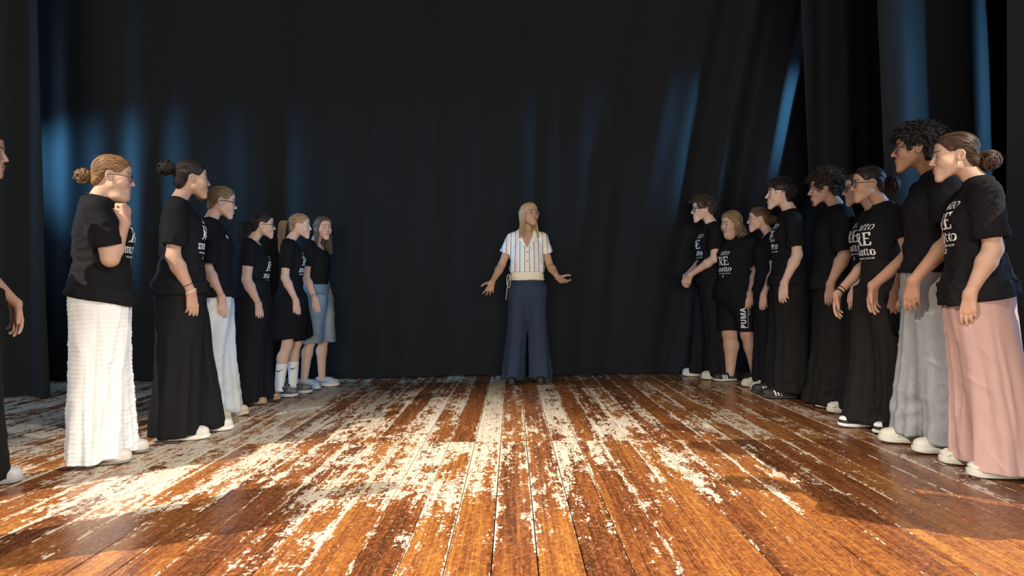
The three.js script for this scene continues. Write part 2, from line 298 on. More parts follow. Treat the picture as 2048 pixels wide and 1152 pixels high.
// ---------- curtains ----------
const CLOTH_BLACK = mat([0.0075, 0.0088, 0.0105], 0.8, { specularIntensity: 0.3, sheen: 0.1, sheenRoughness: 0.5, sheenColor: new THREE.Color().setRGB(0.08, 0.11, 0.15), side: THREE.DoubleSide });
function curtain(label, x0, x1, zf, y1, nx, ny, mtl = CLOTH_BLACK) {
  const pos = [], idx = [], th = 0.006, y0 = 0.012;
  for (let f = 0; f < 2; f++) for (let j = 0; j <= ny; j++) for (let i = 0; i <= nx; i++) {
    const y = lerp(y0, y1, j / ny), u = i / nx, X0 = typeof x0 === 'function' ? x0(y) : x0, X1 = typeof x1 === 'function' ? x1(y) : x1, x = lerp(X0, X1, u);
    pos.push(x, y, zf(x, y, u) - f * th);
  }
  const W = nx + 1, N = W * (ny + 1);
  for (let j = 0; j < ny; j++) for (let i = 0; i < nx; i++) { const a = j * W + i, b = a + 1, c = a + W, d = c + 1; idx.push(a, b, d, a, d, c, N + a, N + d, N + b, N + a, N + c, N + d); }
  for (let i = 0; i < nx; i++) for (const [a, s] of [[i, 1], [ny * W + i, 0]]) { const b = a + 1; s ? idx.push(a, N + b, b, a, N + a, N + b) : idx.push(a, b, N + b, a, N + b, N + a); }
  for (let j = 0; j < ny; j++) for (const [a, s] of [[j * W, 0], [j * W + nx, 1]]) { const b = a + W; s ? idx.push(a, N + b, b, a, N + a, N + b) : idx.push(a, b, N + b, a, N + b, N + a); }
  const g = new THREE.BufferGeometry(); g.setAttribute('position', new THREE.BufferAttribute(new Float32Array(pos), 3)); g.setIndex(idx); g.computeVertexNormals();
  const m = new THREE.Mesh(g, mtl); m.name = numbered('stage_curtain'); m.castShadow = m.receiveShadow = true; m.userData = { label, category: 'curtain', group: 'black stage curtains' };
  scene.add(m); return m;
}
const CT = 5.6;
// rear cloth: gentle folds in the middle, deeper at the sides, dragged sideways on the right
curtain('wide black backdrop curtain behind the person with open arms', -4.9, 3.5, (x, y) => {
  const s = 0.2 * sstep(-0.2, 1.9, x), u = x - s * (y - 2.6), a = 0.012 + 0.026 * sstep(-0.9, -3.4, u) + 0.06 * sstep(0.4, 2.4, u), lo = 0.55 + 0.45 * sstep(0, 1.2, y);
  const f = Math.sin(u * 9.5 + 1.6 * Math.sin(u * 2.1 + 0.7)) * 0.62 + Math.sin(u * 17 + 2.2 * Math.sin(u * 1.3)) * 0.3 + Math.sin(u * 4.1 + 2) * 0.5;
  const low = 0.05 * Math.sin(u * 3.3 + y * 0.9) * Math.exp(-y * 1.1);
  return -7.02 - 0.045 * x + f * a * lo + low + noise2(u * 7, y * 0.7) * 0.012 + noise2(x * 3, y * 2.2) * 0.008;
}, CT, 330, 44);
curtain('black side curtain at the left edge, behind the cropped person', -6.2, (y) => -3.92 - 0.02 * y, (x, y) => -5.8 + 0.05 * Math.sin(x * 17 + 0.5 * Math.sin(x * 3)) + 0.01 * noise2(x * 8, y), CT, 120, 16);
curtain('narrow unlit black curtain behind the person with big curly hair', (y) => 2.72 - 0.035 * (y - 1.5), 5.6, (x, y) => -6.25 + 0.05 * Math.sin(x * 15 + Math.sin(x * 4)) + 0.01 * noise2(x * 8, y), CT, 140, 16);
curtain('blue-lit black curtain behind the tall person in grey sweatpants', (y) => 2.84 - 0.03 * (y - 1.6), 6.2, (x, y) => -5.2 + 0.045 * Math.sin((x + 0.02 * y) * 13 + 0.9 * Math.sin(x * 5)) + 0.012 * noise2(x * 9, y * 0.8), CT, 150, 20);
curtain('black side curtain at the right edge, nearest the camera', (y) => 2.96 + 0.01 * y, 6.2, (x, y) => -4.05 + 0.05 * Math.sin(x * 14 + 1.2) + 0.01 * noise2(x * 8, y), CT, 130, 16);
// ---------- housings of the unseen lamps, all out of view ----------
{
  const iron = mat([0.02, 0.02, 0.02], 0.45, { metalness: 0.6 });
  [[SPOT_L, AIM_L, 'left'], [SPOT_R, AIM_R, 'right']].forEach(([p, aim, side]) => {
    const t = thing('unseen_theatre_spot', 'unseen black theatre spotlight on a boom at the ' + side + ' of the house', 'spotlight', [p[0], 0, p[2]]);
    const dir = new THREE.Vector3(aim[0] - p[0], aim[1] - p[1], aim[2] - p[2]).normalize(), q = new THREE.Quaternion().setFromUnitVectors(new THREE.Vector3(0, 1, 0), dir);
    const prof = [[0.001, -0.52], [0.07, -0.52], [0.1, -0.46], [0.1, -0.2], [0.075, -0.16], [0.075, -0.05], [0.095, -0.03], [0.095, -0.02], [0.06, -0.03], [0.001, -0.03]].map((v) => new THREE.Vector2(...v));
    const body = new THREE.LatheGeometry(prof, 24); body.applyQuaternion(q); body.translate(0, p[1], 0); part('housing', body, iron, t);
    const lens = new THREE.CircleGeometry(0.058, 24); lens.rotateX(-Math.PI / 2); lens.applyQuaternion(q); lens.translate(dir.x * -0.024, p[1] + dir.y * -0.024, dir.z * -0.024);
    part('lens', lens, new THREE.MeshStandardMaterial({ color: 0x222222, emissive: 0xfff0da, emissiveIntensity: 3 }), t);
    const bx = -Math.sign(dir.x) * 0.4, bz = 0.35, pole = new THREE.CylinderGeometry(0.025, 0.025, 6.8, 12); pole.translate(bx, 3.4, bz); part('boom_pole', pole, iron, t);
    part('base', boxGeo(bx - 0.25, 0, bz - 0.25, bx + 0.25, 0.03, bz + 0.25), iron, t);
    const arm = new THREE.TubeGeometry(new THREE.LineCurve3(new THREE.Vector3(bx, p[1] - dir.y * 0.3, bz), new THREE.Vector3(-dir.x * 0.3, p[1] - dir.y * 0.3, -dir.z * 0.3)), 2, 0.018, 8); part('yoke', arm, iron, t);
  });
  UNSEEN_CANS.forEach(([p, aim], n) => {
    const t = thing('unseen_led_can', 'unseen black LED can with blue light in the ' + ['left wing', 'far right wing', 'near right wing'][n], 'spotlight', [p[0], 0, p[2]]), dir = new THREE.Vector3(aim[0] - p[0], aim[1] - p[1], aim[2] - p[2]).normalize(), q = new THREE.Quaternion().setFromUnitVectors(new THREE.Vector3(0, 1, 0), dir);
    const body = new THREE.LatheGeometry([[0.001, -0.26], [0.06, -0.26], [0.09, -0.2], [0.09, -0.02], [0.082, -0.02], [0.08, -0.04], [0.001, -0.04]].map((v) => new THREE.Vector2(...v)), 20); body.applyQuaternion(q); body.translate(0, p[1], 0); part('housing', body, iron, t);
    const lens = new THREE.CircleGeometry(0.078, 20); lens.rotateX(-Math.PI / 2); lens.applyQuaternion(q); lens.translate(-dir.x * 0.03, p[1] - dir.y * 0.03, -dir.z * 0.03); part('lens', lens, new THREE.MeshStandardMaterial({ color: 0x222222, emissive: 0x6fb6ff, emissiveIntensity: 2 }), t);
    const pole = new THREE.CylinderGeometry(0.02, 0.02, p[1] - 0.02, 10); pole.translate(-dir.x * 0.16, p[1] / 2, -dir.z * 0.16); part('stand_pole', pole, iron, t);
    part('base', boxGeo(-dir.x * 0.16 - 0.14, 0, -dir.z * 0.16 - 0.14, -dir.x * 0.16 + 0.14, 0.02, -dir.z * 0.16 + 0.14), iron, t);
  });
  UNSEEN_HOUSE.forEach((p, n) => {
    const t = thing('unseen_house_panel', 'unseen flat light panel over the auditorium, ' + (n ? 'right' : 'left') + ' one', 'ceiling light', [p[0], p[1], p[2]]);
    part('frame', boxGeo(-1.25, 0, -0.5, 1.25, 0.5, 0.5), iron, t);
    part('diffuser', boxGeo(-1.2, -0.02, -0.45, 1.2, 0.001, 0.45), new THREE.MeshStandardMaterial({ color: 0x888888, emissive: 0xfff1e0, emissiveIntensity: 1.2 }), t);
  });
}
// ---------- people ----------
const FONT = {};
for (const n of ['sans_bold', 'serif_bold', 'serif_regular', 'sans_regular']) FONT[n] = await new FontLoader().loadAsync('fonts/droid/droid_' + n + '.typeface.json');
const SKIN = mat(0xffffff, 0.52, { vertexColors: true, specularIntensity: 0.35 });
const HAIR = mat(0xffffff, 0.52, { vertexColors: true, side: THREE.DoubleSide, specularIntensity: 0.6 });
const PRINT = mat([0.72, 0.72, 0.7], 0.7, { side: THREE.DoubleSide });
const SOCK = mat([0.75, 0.76, 0.78], 0.85);
const LENS = mat(0xffffff, 0.02, { transmission: 1, thickness: 0, ior: 1.45, side: THREE.DoubleSide });
const METAL = mat([0.75, 0.62, 0.4], 0.3, { metalness: 1 });
const SILVER = mat([0.7, 0.7, 0.7], 0.3, { metalness: 1 });
const V = (a) => new THREE.Vector3(...a);

// -- hand: y to the fingertips, x to the thumb, z out of the palm --
const KN = [[0.029, 0.086], [0.0095, 0.091], [-0.0095, 0.086], [-0.0265, 0.076]], FL = [0.07, 0.078, 0.072, 0.056];
function handCaps(o) {
  const { curl = [0.35, 0.5, 0.35], spread = 0.05, thumb = 0.5, fat = 1 } = o, palm = [], fing = [];
  KN.forEach(([kx, ky], i) => palm.push([kx * 0.42, 0.004, -0.001, 0.0145 * fat, kx, ky, 0, 0.0108 * fat]));
  palm.push([0.008, 0.02, 0.003, 0.015 * fat, 0.012, 0.07, 0.002, 0.0125 * fat], [-0.012, 0.02, 0.003, 0.013 * fat, -0.014, 0.065, 0.002, 0.011 * fat]);
  KN.forEach(([kx, ky], i) => {
    const sp = spread * (1.5 - i), ex = 0.06 * i; let p = [kx, ky, 0], a = 0;
    [0.45, 0.31, 0.24].forEach((f, s) => {
      a += (curl[s] + (s < 2 ? ex : 0)); const L = FL[i] * f, q = [p[0] + Math.sin(sp) * Math.max(0, Math.cos(a)) * L, p[1] + Math.cos(a) * Math.cos(sp) * L, p[2] + Math.sin(a) * L];
      const r0 = [0.0096, 0.0087, 0.0079][s] * fat * (i === 3 ? 0.86 : 1), r1 = [0.0087, 0.0079, 0.0068][s] * fat * (i === 3 ? 0.86 : 1);
      fing.push([...p, r0, ...q, r1]); p = q;
    });
  });
  const t = thumb, d1 = [0.45 + 0.4 * t, 0.8 - 0.2 * t, 0.35], d2 = [0.1 + 0.6 * t, 0.95 - 0.1 * t, 0.3], d3 = [0.0 + 0.5 * t, 0.98, 0.2];
  if (o.tuck) { d1[0] = 0.5; d1[1] = 0.75; d1[2] = 0.45; d2[0] = 0.05; d2[1] = 0.6; d2[2] = 0.9; d3[0] = -0.9; d3[1] = 0.25; d3[2] = 0.35; }
  let p = [0.02, 0.016, 0.006];
  [[d1, 0.042, 0.0145, 0.0115], [d2, 0.033, 0.0112, 0.0098], [d3, 0.025, 0.0098, 0.0078]].forEach(([d, L, r0, r1]) => { const n = hyp3(...d), q = [p[0] + d[0] / n * L, p[1] + d[1] / n * L, p[2] + d[2] / n * L]; fing.push([...p, r0 * fat, ...q, r1 * fat]); p = q; });
  return { palm, fing };
}
// -- arm with hand: shoulder, elbow, wrist, palm normal, thumb direction --
function armSdf(a, f) {
  const S = V(a.shoulder), E = V(a.elbow), W = V(a.wrist), fore = W.clone().sub(E).normalize(), Y = a.fingers ? V(a.fingers).normalize() : fore.clone();
  const Z = V(a.palm); Z.addScaledVector(Y, -Z.dot(Y)).normalize(); const X = V(a.thumb); X.addScaledVector(Y, -X.dot(Y)).addScaledVector(Z, -X.dot(Z)).normalize();
  const { palm, fing } = handCaps(a.hand ?? {}), M = E.clone().lerp(W, 0.28), hs = (a.hand?.size ?? 1) * 0.98;
  const box = new THREE.Box3().setFromPoints([S, E, W]).expandByScalar(0.075), tip = W.clone();
  for (const c of fing) { tip.copy(W).addScaledVector(X, c[4] * hs).addScaledVector(Y, c[5] * hs).addScaledVector(Z, c[6] * hs); box.expandByPoint(tip.clone().addScalar(0.02)); box.expandByPoint(tip.clone().addScalar(-0.02)); }
  const ru = 0.042 * f, re = 0.0355 * f, rm = 0.0385 * f, rw = 0.0235 * (0.5 + 0.5 * f);
  const sdf = (x, y, z) => {
    let d = cap(x, y, z, S.x, S.y, S.z, ru * 1.12, E.x, E.y, E.z, re);
    d = smin(d, cap(x, y, z, E.x, E.y, E.z, re, M.x, M.y, M.z, rm), 0.02);
    d = smin(d, cap(x, y, z, M.x, M.y, M.z, rm, W.x, W.y, W.z, rw), 0.02);
    const wx = x - W.x, wy = y - W.y, wz = z - W.z;
    if (wx * wx + wy * wy + wz * wz < 0.08) {
      const u = (wx * X.x + wy * X.y + wz * X.z) / hs, v = (wx * Y.x + wy * Y.y + wz * Y.z) / hs, w = (wx * Z.x + wy * Z.y + wz * Z.z) / hs;
      let p = 9, q = 9;
      for (const c of palm) { const e = cap(u, v, w, c[0], c[1], c[2], c[3], c[4], c[5], c[6], c[7]); p = smin(p, e, 0.012); }
      for (const c of fing) { const e = cap(u, v, w, c[0], c[1], c[2], c[3], c[4], c[5], c[6], c[7]); if (e < q) q = e; }
      d = smin(d, smin(p, q, 0.007) * hs, 0.022);
    }
    return d;
  };
  return { sdf, box: [box.min.x, box.min.y, box.min.z, box.max.x, box.max.y, box.max.z], S, E, W, X, Y, Z, hs };
}
// -- head: ear canal at the origin, face to +z --
const CRAN = [0, 0.047, -0.014, 0.073, 0.082, 0.092];
function headSdf(f, neck) {
  const jw = f.jaw ?? 1, fat = f.fat ?? 0, nz = f.nose ?? (f.male ? 0.95 : 0.78), chin = f.chin ?? 0, male = f.male ? 1 : 0;
  return (x, y, z) => {
    const ax = Math.abs(x);
    let d = ell(x - CRAN[0], y - CRAN[1], z - CRAN[2], CRAN[3], CRAN[4], CRAN[5]);
    d = smin(d, ell(x, y + 0.006, z - 0.032, 0.0595 + 0.012 * fat, 0.079, 0.0555), 0.03);
    d = smin(d, ell(x, y - 0.06, z - 0.045, 0.057, 0.05, 0.0435), 0.03);
    d = smin(d, cap(ax, y, z, 0.045 * jw + 0.008 * fat, -0.05, 0.006, 0.0185 + 0.009 * fat, 0.012, -0.1 - 0.004 * male, 0.068, 0.017), 0.036);
    d = smin(d, ell(x, y + 0.103 + 0.004 * male, z - 0.077 - chin, 0.02 + 0.004 * male, 0.017, 0.0165), 0.02);
    d = smin(d, ell(ax - 0.041, y + 0.022, z - 0.058, 0.024 + 0.012 * fat, 0.025 + 0.014 * fat, 0.025 + 0.008 * fat), 0.04);
    if (fat) d = smin(d, ell(x, y + 0.108, z - 0.035, 0.055, 0.03 + 0.02 * fat, 0.05), 0.04);
    d = smin(d, cap(ax, y, z, 0.012, 0.027, 0.0835 + 0.002 * male, 0.0085, 0.046, 0.029, 0.064, 0.009), 0.018);
    d = smax(d, -(hyp3(ax - 0.0315, y - 0.009, z - 0.103) - 0.0165), 0.016);
    d = smin(d, ell(x, y + 0.061, z - 0.076, 0.031, 0.028, 0.02), 0.022);
    d = smin(d, ell(x, y + 0.0553, z - 0.0945, 0.0205, 0.0066, 0.0082), 0.005);
    d = smin(d, ell(x, y + 0.0672, z - 0.0932, 0.0185, 0.0074, 0.0084), 0.005);
    // lids, opened by an almond slot
    const lid = smax(hyp3(ax - 0.031, y - 0.0085, z - 0.0745) - 0.0136, -(Math.max(Math.abs(y - 0.0085) - 0.0062 * Math.max(0.15, 1 - ((ax - 0.031) / 0.0125) ** 2) * (f.eye ?? 1), 0.078 - z)), 0.002);
    d = smin(d, lid, 0.006);
    d = smin(d, cap(x, y, z, 0, 0.019, 0.0865, 0.0072, 0, -0.0235, 0.094 + 0.019 * nz, 0.0098), 0.011);
    d = smin(d, ell(ax - 0.0105, y + 0.029, z - 0.0945, 0.008, 0.0075, 0.0095), 0.008);
    // ear
    const ez = (z + 0.012) * 0.94 + (y + 0.002) * 0.34, ey = (y + 0.002) * 0.94 - (z + 0.012) * 0.34, ex = ax - 0.0745 + ez * 0.45;
    let e = ell(ex, ey, ez, 0.0075, 0.031, 0.0185); e = smax(e, -ell(ex - 0.008, ey - 0.003, ez - 0.001, 0.0075, 0.02, 0.0105), 0.004);
    d = smin(d, e, 0.006);
    d = smin(d, cap(x, y, z, neck[0] * 0.3, -0.035, -0.026, 0.047 + 0.004 * male + 0.01 * fat, neck[0], neck[1], neck[2], 0.052 + 0.006 * male + 0.01 * fat), 0.03);
    return d;
  };
}
function headColor(f, skin) {
  const lip = f.lip ?? [skin[0] * 0.78, skin[1] * 0.58, skin[2] * 0.6], brow = f.brow ?? [0.03, 0.02, 0.015];
  return (x, y, z) => {
    const ax = Math.abs(x), n = noise3(x * 90, y * 90, z * 90) * 0.05 + noise3(x * 30, y * 30, z * 30) * 0.05;
    let c = [skin[0] * (1 + n), skin[1] * (1 + n), skin[2] * (1 + n)];
    if (z > 0.03) {
      const ch = Math.max(0, 1 - hyp3(ax - 0.045, y + 0.022, z - 0.07) / 0.03), no = Math.max(0, 1 - hyp3(x, y + 0.025, z - 0.108) / 0.018), r = ch * 0.5 + no * 0.45;
      c = mix3(c, [c[0] * 1.0, c[1] * 0.72, c[2] * 0.7], r);
      const lp = Math.min(((ax) / 0.0235) ** 2 + ((y + 0.061) / 0.0125) ** 2, 9); if (z > 0.08 && lp < 1.15) c = mix3(c, lip, sstep(1.15, 0.75, lp));
      if (z > 0.08 && ax < 0.022 && Math.abs(y + 0.0612) < 0.0017) c = mix3(c, [lip[0] * 0.3, lip[1] * 0.25, lip[2] * 0.25], 0.8);  // crease between the lips: its shade is painted into the colour
      if (f.beard) { const b = sstep(0.03, 0.018, hyp3(ax * 0.8, y + 0.102, z - 0.085)) + 0.55 * sstep(0.016, 0.006, Math.abs(y + 0.047)) * (ax < 0.028 && z > 0.08 ? 1 : 0); c = mix3(c, brow, clamp(b * f.beard, 0, 0.85)); }
      const by = 0.0325 + 0.0028 * Math.sin(clamp((ax - 0.008) / 0.044, 0, 1) * 2.6), bt = (f.browW ?? 1) * lerp(0.0046, 0.0024, clamp((ax - 0.012) / 0.04, 0, 1));
      if (ax > 0.01 && ax < 0.056) c = mix3(c, brow, 0.85 * sstep(bt + 0.0016, bt - 0.0012, Math.abs(y - by)));
      const er = hyp3(ax - 0.031, (y - 0.0085) * 1.7, z - 0.083); if (er < 0.0155 && z > 0.072) c = mix3(c, [0.03, 0.02, 0.016], 0.75 * sstep(0.0155, 0.012, er) * (y > 0.0085 ? 1 : 0.45));
      if (hyp3((ax - 0.0075) * 1.2, y + 0.0345, z - 0.101) < 0.0052) c = [c[0] * 0.3, c[1] * 0.22, c[2] * 0.2];  // nostril hollows, their shade painted into the skin colour
    }
    return c;
  };
}
function eyeballs(f) {
  const g = new THREE.SphereGeometry(0.0126, 22, 16), out = [];
  for (const s of [-1, 1]) {
    const e = g.clone(), look = new THREE.Vector3(f.gaze ?? 0, -0.02, 1).normalize();
    paint(e, (x, y, z) => { const d = Math.acos(clamp((x * look.x + y * look.y + z * look.z) / 0.0126, -1, 1)); return d < 0.2 ? [0.005, 0.005, 0.005] : d < 0.47 ? (f.iris ?? [0.05, 0.028, 0.016]) : [0.62, 0.57, 0.55]; });
    e.translate(s * 0.031, 0.0085, 0.0746); out.push(e);
  }
  return out;
}
// -- hair, in head space --
const scalpD = (x, y, z) => smin(ell(x, y - CRAN[1], z - CRAN[2], CRAN[3], CRAN[4], CRAN[5]), ell(x, y - 0.06, z - 0.045, 0.057, 0.05, 0.0435), 0.03);
const onCran = (p, t) => { let x = p[0], y = p[1] - 0.035, z = p[2] + 0.012; const l = hyp3(x, y, z) || 1; x /= l; y /= l; z /= l; let r = l; for (let i = 0; i < 7; i++) r -= (scalpD(x * r, 0.035 + y * r, z * r - 0.012) - t) * 0.95; return [x * r, 0.035 + y * r, z * r - 0.012]; };
const FACE = [[0.3, 0.072], [0.094, 0.074], [0.079, 0.074], [0.065, 0.052], [0.058, 0.03], [0.058, 0.012], [0.04, -0.006], [0.016, 0.012], [-0.004, 0.033], [-0.026, 0.026], [-0.036, -0.008], [-0.05, -0.034], [-0.068, -0.056], [-0.09, -0.07], [-0.14, -0.078], [-0.14, -0.4], [0.3, -0.4]];
function polyD(poly, u, v) {
  let d = 1e9, s = 1;
  for (let i = 0, j = poly.length - 1; i < poly.length; j = i++) {
    const [ax, ay] = poly[i], [bx, by] = poly[j], ex = bx - ax, ey = by - ay, wx = u - ax, wy = v - ay, t = clamp((wx * ex + wy * ey) / (ex * ex + ey * ey), 0, 1), q = (wx - ex * t) ** 2 + (wy - ey * t) ** 2;
    if (q < d) d = q;
    const c1 = v >= ay, c2 = v < by, c3 = ex * wy > ey * wx; if ((c1 && c2 && c3) || (!c1 && !c2 && !c3)) s = -s;
  }
  return s * Math.sqrt(d);
}
const onHair = (p, t) => { let x = p[0], y = p[1] - 0.02, z = p[2] + 0.03; const l = hyp3(x, y, z) || 1; x /= l; y /= l; z /= l; let r = l; for (let i = 0; i < 8; i++) { const X = x * r, Y = 0.02 + y * r, Z = z * r - 0.03; r -= (smin(scalpD(X, Y, Z), ell(X, Y + 0.03, Z + 0.052, 0.053, 0.06, 0.046), 0.03) - t) * 0.9; } return [x * r, 0.02 + y * r, z * r - 0.03]; };
const tone = (cols, r) => { const u = r() * (cols.length - 1), i = Math.min(cols.length - 2, u | 0), k = 0.8 + 0.4 * r(), c = mix3(cols[i], cols[i + 1], u - i); return [c[0] * k, c[1] * k, c[2] * k]; };
function hairGeo(h, cell) {
  const cols = h.colors, R = rng(h.seed ?? 5), sw = new Sweep(), t = h.thick ?? 0.008, poly = h.poly ?? FACE, list = [];
  const kind = h.kind, B = h.at ?? [0, 0.03, -0.118];
  const base = (x, y, z) => {
    const pd = polyD(poly, z, y), tt = kind === 'curly' || kind === 'short' ? t : (kind === 'bun' || kind === 'tail' ? 0.72 : 1) * t * clamp(0.1 + pd / 0.03, 0.1, 1); let d = scalpD(x, y, z) - tt;
    d = smin(d, ell(x, y + 0.03, z + 0.052, 0.053, 0.06, 0.046) - tt * 0.4, 0.03);
    if (h.top) d = smin(d, ell(x, y - h.top[0], z - h.top[1], h.top[2], h.top[3], h.top[4]), 0.035);
    if (kind === 'long' || kind === 'bob') {
      const L = h.len, wv = h.wave ?? 0, yy = clamp(-y / L, 0, 1);
      const q = Math.max(ell(x, 0, z + 0.036 + (h.back ?? 0) * yy, 0.084 + 0.012 * yy + wv * Math.sin(y * 40), 1, 0.07 + 0.004 * Math.sin(y * 55)), y - 0.05, -L - y + 0.02 * noise2(x * 60, z * 60));
      d = smin(d, q, 0.03);
    }
    d = smax(d, -pd, 0.004);
    if (h.rough) d += noise3(x * h.rough[1], y * h.rough[1], z * h.rough[1]) * h.rough[0] + noise3(x * h.rough[1] * 2.3, y * h.rough[1] * 2.3, z * h.rough[1] * 2.3) * h.rough[0] * 0.5;
    return d;
  };
  const L = h.len ?? 0.1, g = surf(base, [-0.13, -Math.max(0.13, (kind === 'long' || kind === 'bob') ? L + 0.03 : 0.13), -0.17, 0.13, 0.19, 0.15], cell);
  list.push(paint(g, (x, y, z) => { const q = 0.5 + 0.5 * noise3(x * 230, y * 60, z * 60), c = mix3(cols[0], cols[cols.length - 1], q * 0.8); return c; }));
  const strand = (pts, r0, r1, c) => sw.tube(pts, r0, r1, c ?? tone(cols, R), 4, 0.7);
  const combed = (n, bx, by, bz) => {
    const line = [[0, 0.077, 0.079], [0.028, 0.076, 0.078], [0.05, 0.054, 0.065], [0.062, 0.03, 0.058], [0.067, 0.01, 0.056], [0.072, 0.004, 0.03], [0.074, 0.034, -0.004], [0.07, 0.022, -0.028], [0.064, -0.03, -0.05], [0.045, -0.058, -0.075], [0.02, -0.072, -0.095], [0, -0.074, -0.1]];
    for (let i = 0; i < n; i++) for (const s of [-1, 1]) {
      const u = (i + R()) / n * (line.length - 1), k = Math.min(line.length - 2, u | 0), a = line[k], b = line[k + 1], p = [lerp(a[0], b[0], u - k) * s, lerp(a[1], b[1], u - k), lerp(a[2], b[2], u - k)], pts = [], up = (0.5 + R()) * 0.6;
      for (let j = 0; j <= 9; j++) {
        const v = j / 9, q = [lerp(p[0], bx, v) + s * 0.05 * Math.sin(v * 3.14) * (p[1] > 0.03 ? 0.35 : 0.6), lerp(p[1], by, v) + 0.05 * Math.sin(Math.min(1, v * 1.25) * 3.14) * (p[1] > 0.03 ? up : p[2] > -0.01 ? 1.15 : 0), lerp(p[2], bz, v)];
        const o = j === 9 ? q : onHair(q, -0.002 + (t + 0.0015) * Math.min(1, v * 3.5) + 0.003 * Math.sin(v * 3.14) * R());
        pts.push(o);
      }
      strand(pts, 0.0024, 0.0019);
    }
    for (let i = 0; i < (h.stray ?? 10); i++) { const a = R() * 6.28, p = onCran([Math.cos(a) * 0.06, 0.05 + R() * 0.05, Math.sin(a) * 0.08 - 0.02], t), q = [p[0] * 1.15 + (R() - 0.5) * 0.03, p[1] + 0.02 * R(), p[2] - 0.03 * R() - 0.012]; strand([p, [(p[0] + q[0]) / 2 * 1.04, (p[1] + q[1]) / 2 + 0.008, (p[2] + q[2]) / 2], q], 0.0007, 0.0004); }
  };
  if (kind === 'bun') {
    combed(h.n ?? 105, ...B);
    const c = h.center, r = h.r;
    const gb = surf((x, y, z) => ell(x - c[0], y - c[1], z - c[2], r * 0.9, r * 0.86, r * 0.86) + noise3(x * 60, y * 60, z * 60) * 0.005, [c[0] - r * 1.3, c[1] - r * 1.3, c[2] - r * 1.3, c[0] + r * 1.3, c[1] + r * 1.3, c[2] + r * 1.3], cell);
    list.push(paint(gb, (x, y, z) => mix3(cols[0], cols[cols.length - 1], 0.3 + 0.3 * noise3(x * 200, y * 200, z * 200))));
    for (let i = 0; i < (h.loops ?? 46); i++) {
      const ax = new THREE.Vector3(R() - 0.5, R() - 0.5, (R() - 0.5) * 1.6).normalize(), u = new THREE.Vector3(R() - 0.5, R() - 0.5, R() - 0.5).cross(ax).normalize(), w = ax.clone().cross(u), off = (R() - 0.5) * r * 1.3, rr = Math.sqrt(Math.max(0.1, 1 - (off / r) ** 2)) * r * (0.95 + 0.16 * R()), pts = [], arc = 2 + R() * 3.5, a0 = R() * 6.28, co = tone(cols, R);
      for (let j = 0; j <= 16; j++) { const a = a0 + arc * j / 16, k = 1 + 0.05 * Math.sin(a * 3 + i); pts.push([c[0] + ax.x * off + (u.x * Math.cos(a) + w.x * Math.sin(a)) * rr * k, c[1] + ax.y * off + (u.y * Math.cos(a) + w.y * Math.sin(a)) * rr * k, c[2] + ax.z * off + (u.z * Math.cos(a) + w.z * Math.sin(a)) * rr * k]); }
      const w0 = 0.0045 + R() * 0.0035; sw.tube(pts, w0, w0 * 0.6, co, 5, 0.6);
    }
    for (let i = 0; i < (h.wisps ?? 14); i++) { const d = new THREE.Vector3(R() - 0.5, R() - 0.4, R() - 0.8).normalize(), pts = []; for (let j = 0; j <= 6; j++) { const v = j / 6, q = r * (0.9 + 0.5 * v); pts.push([c[0] + d.x * q + 0.008 * Math.sin(v * 4 + i), c[1] + d.y * q - 0.012 * v * v, c[2] + d.z * q + 0.008 * Math.cos(v * 5 + i)]); } strand(pts, 0.0016, 0.0006); }
  } else if (kind === 'tail') {
    combed(h.n ?? 105, ...B);
    const P = h.path; // ponytail centre line in head space
    const cv = new THREE.CatmullRomCurve3([V(B), ...P.map(V)]), n = h.strands ?? 90;
    for (let i = 0; i < n; i++) {
      const a = R() * 6.28, rr = Math.sqrt(R()), pts = [], co = tone(cols, R), end = 0.86 + 0.14 * R(), ph = R() * 6;
      for (let j = 0; j <= 14; j++) { const v = j / 14 * end, p = cv.getPoint(v), w = h.r * (0.32 + Math.sin(Math.min(1, v * 1.25) * 2.6) * 0.75) * rr; pts.push([p.x + Math.cos(a) * w + 0.003 * Math.sin(v * 9 + ph), p.y, p.z + Math.sin(a) * w + (h.curl ?? 0.003) * Math.sin(v * 14 + ph)]); }
      sw.tube(pts, 0.0042, 0.0016, co, 4, 0.55);
    }
    const ring = []; for (let j = 0; j < 14; j++) { const a = j / 14 * 6.283, T = cv.getTangent(0.02), n1 = new THREE.Vector3(1, 0, 0), n2 = T.clone().cross(n1).normalize(), p = cv.getPoint(0.04); ring.push([p.x + Math.cos(a) * 0.017, p.y + n2.y * Math.sin(a) * 0.017, p.z + n2.z * Math.sin(a) * 0.017]); }
    sw.tube(ring, 0.0055, 0.0055, [0.01, 0.01, 0.01], 6, 1, true);
  } else if (kind === 'curly') {
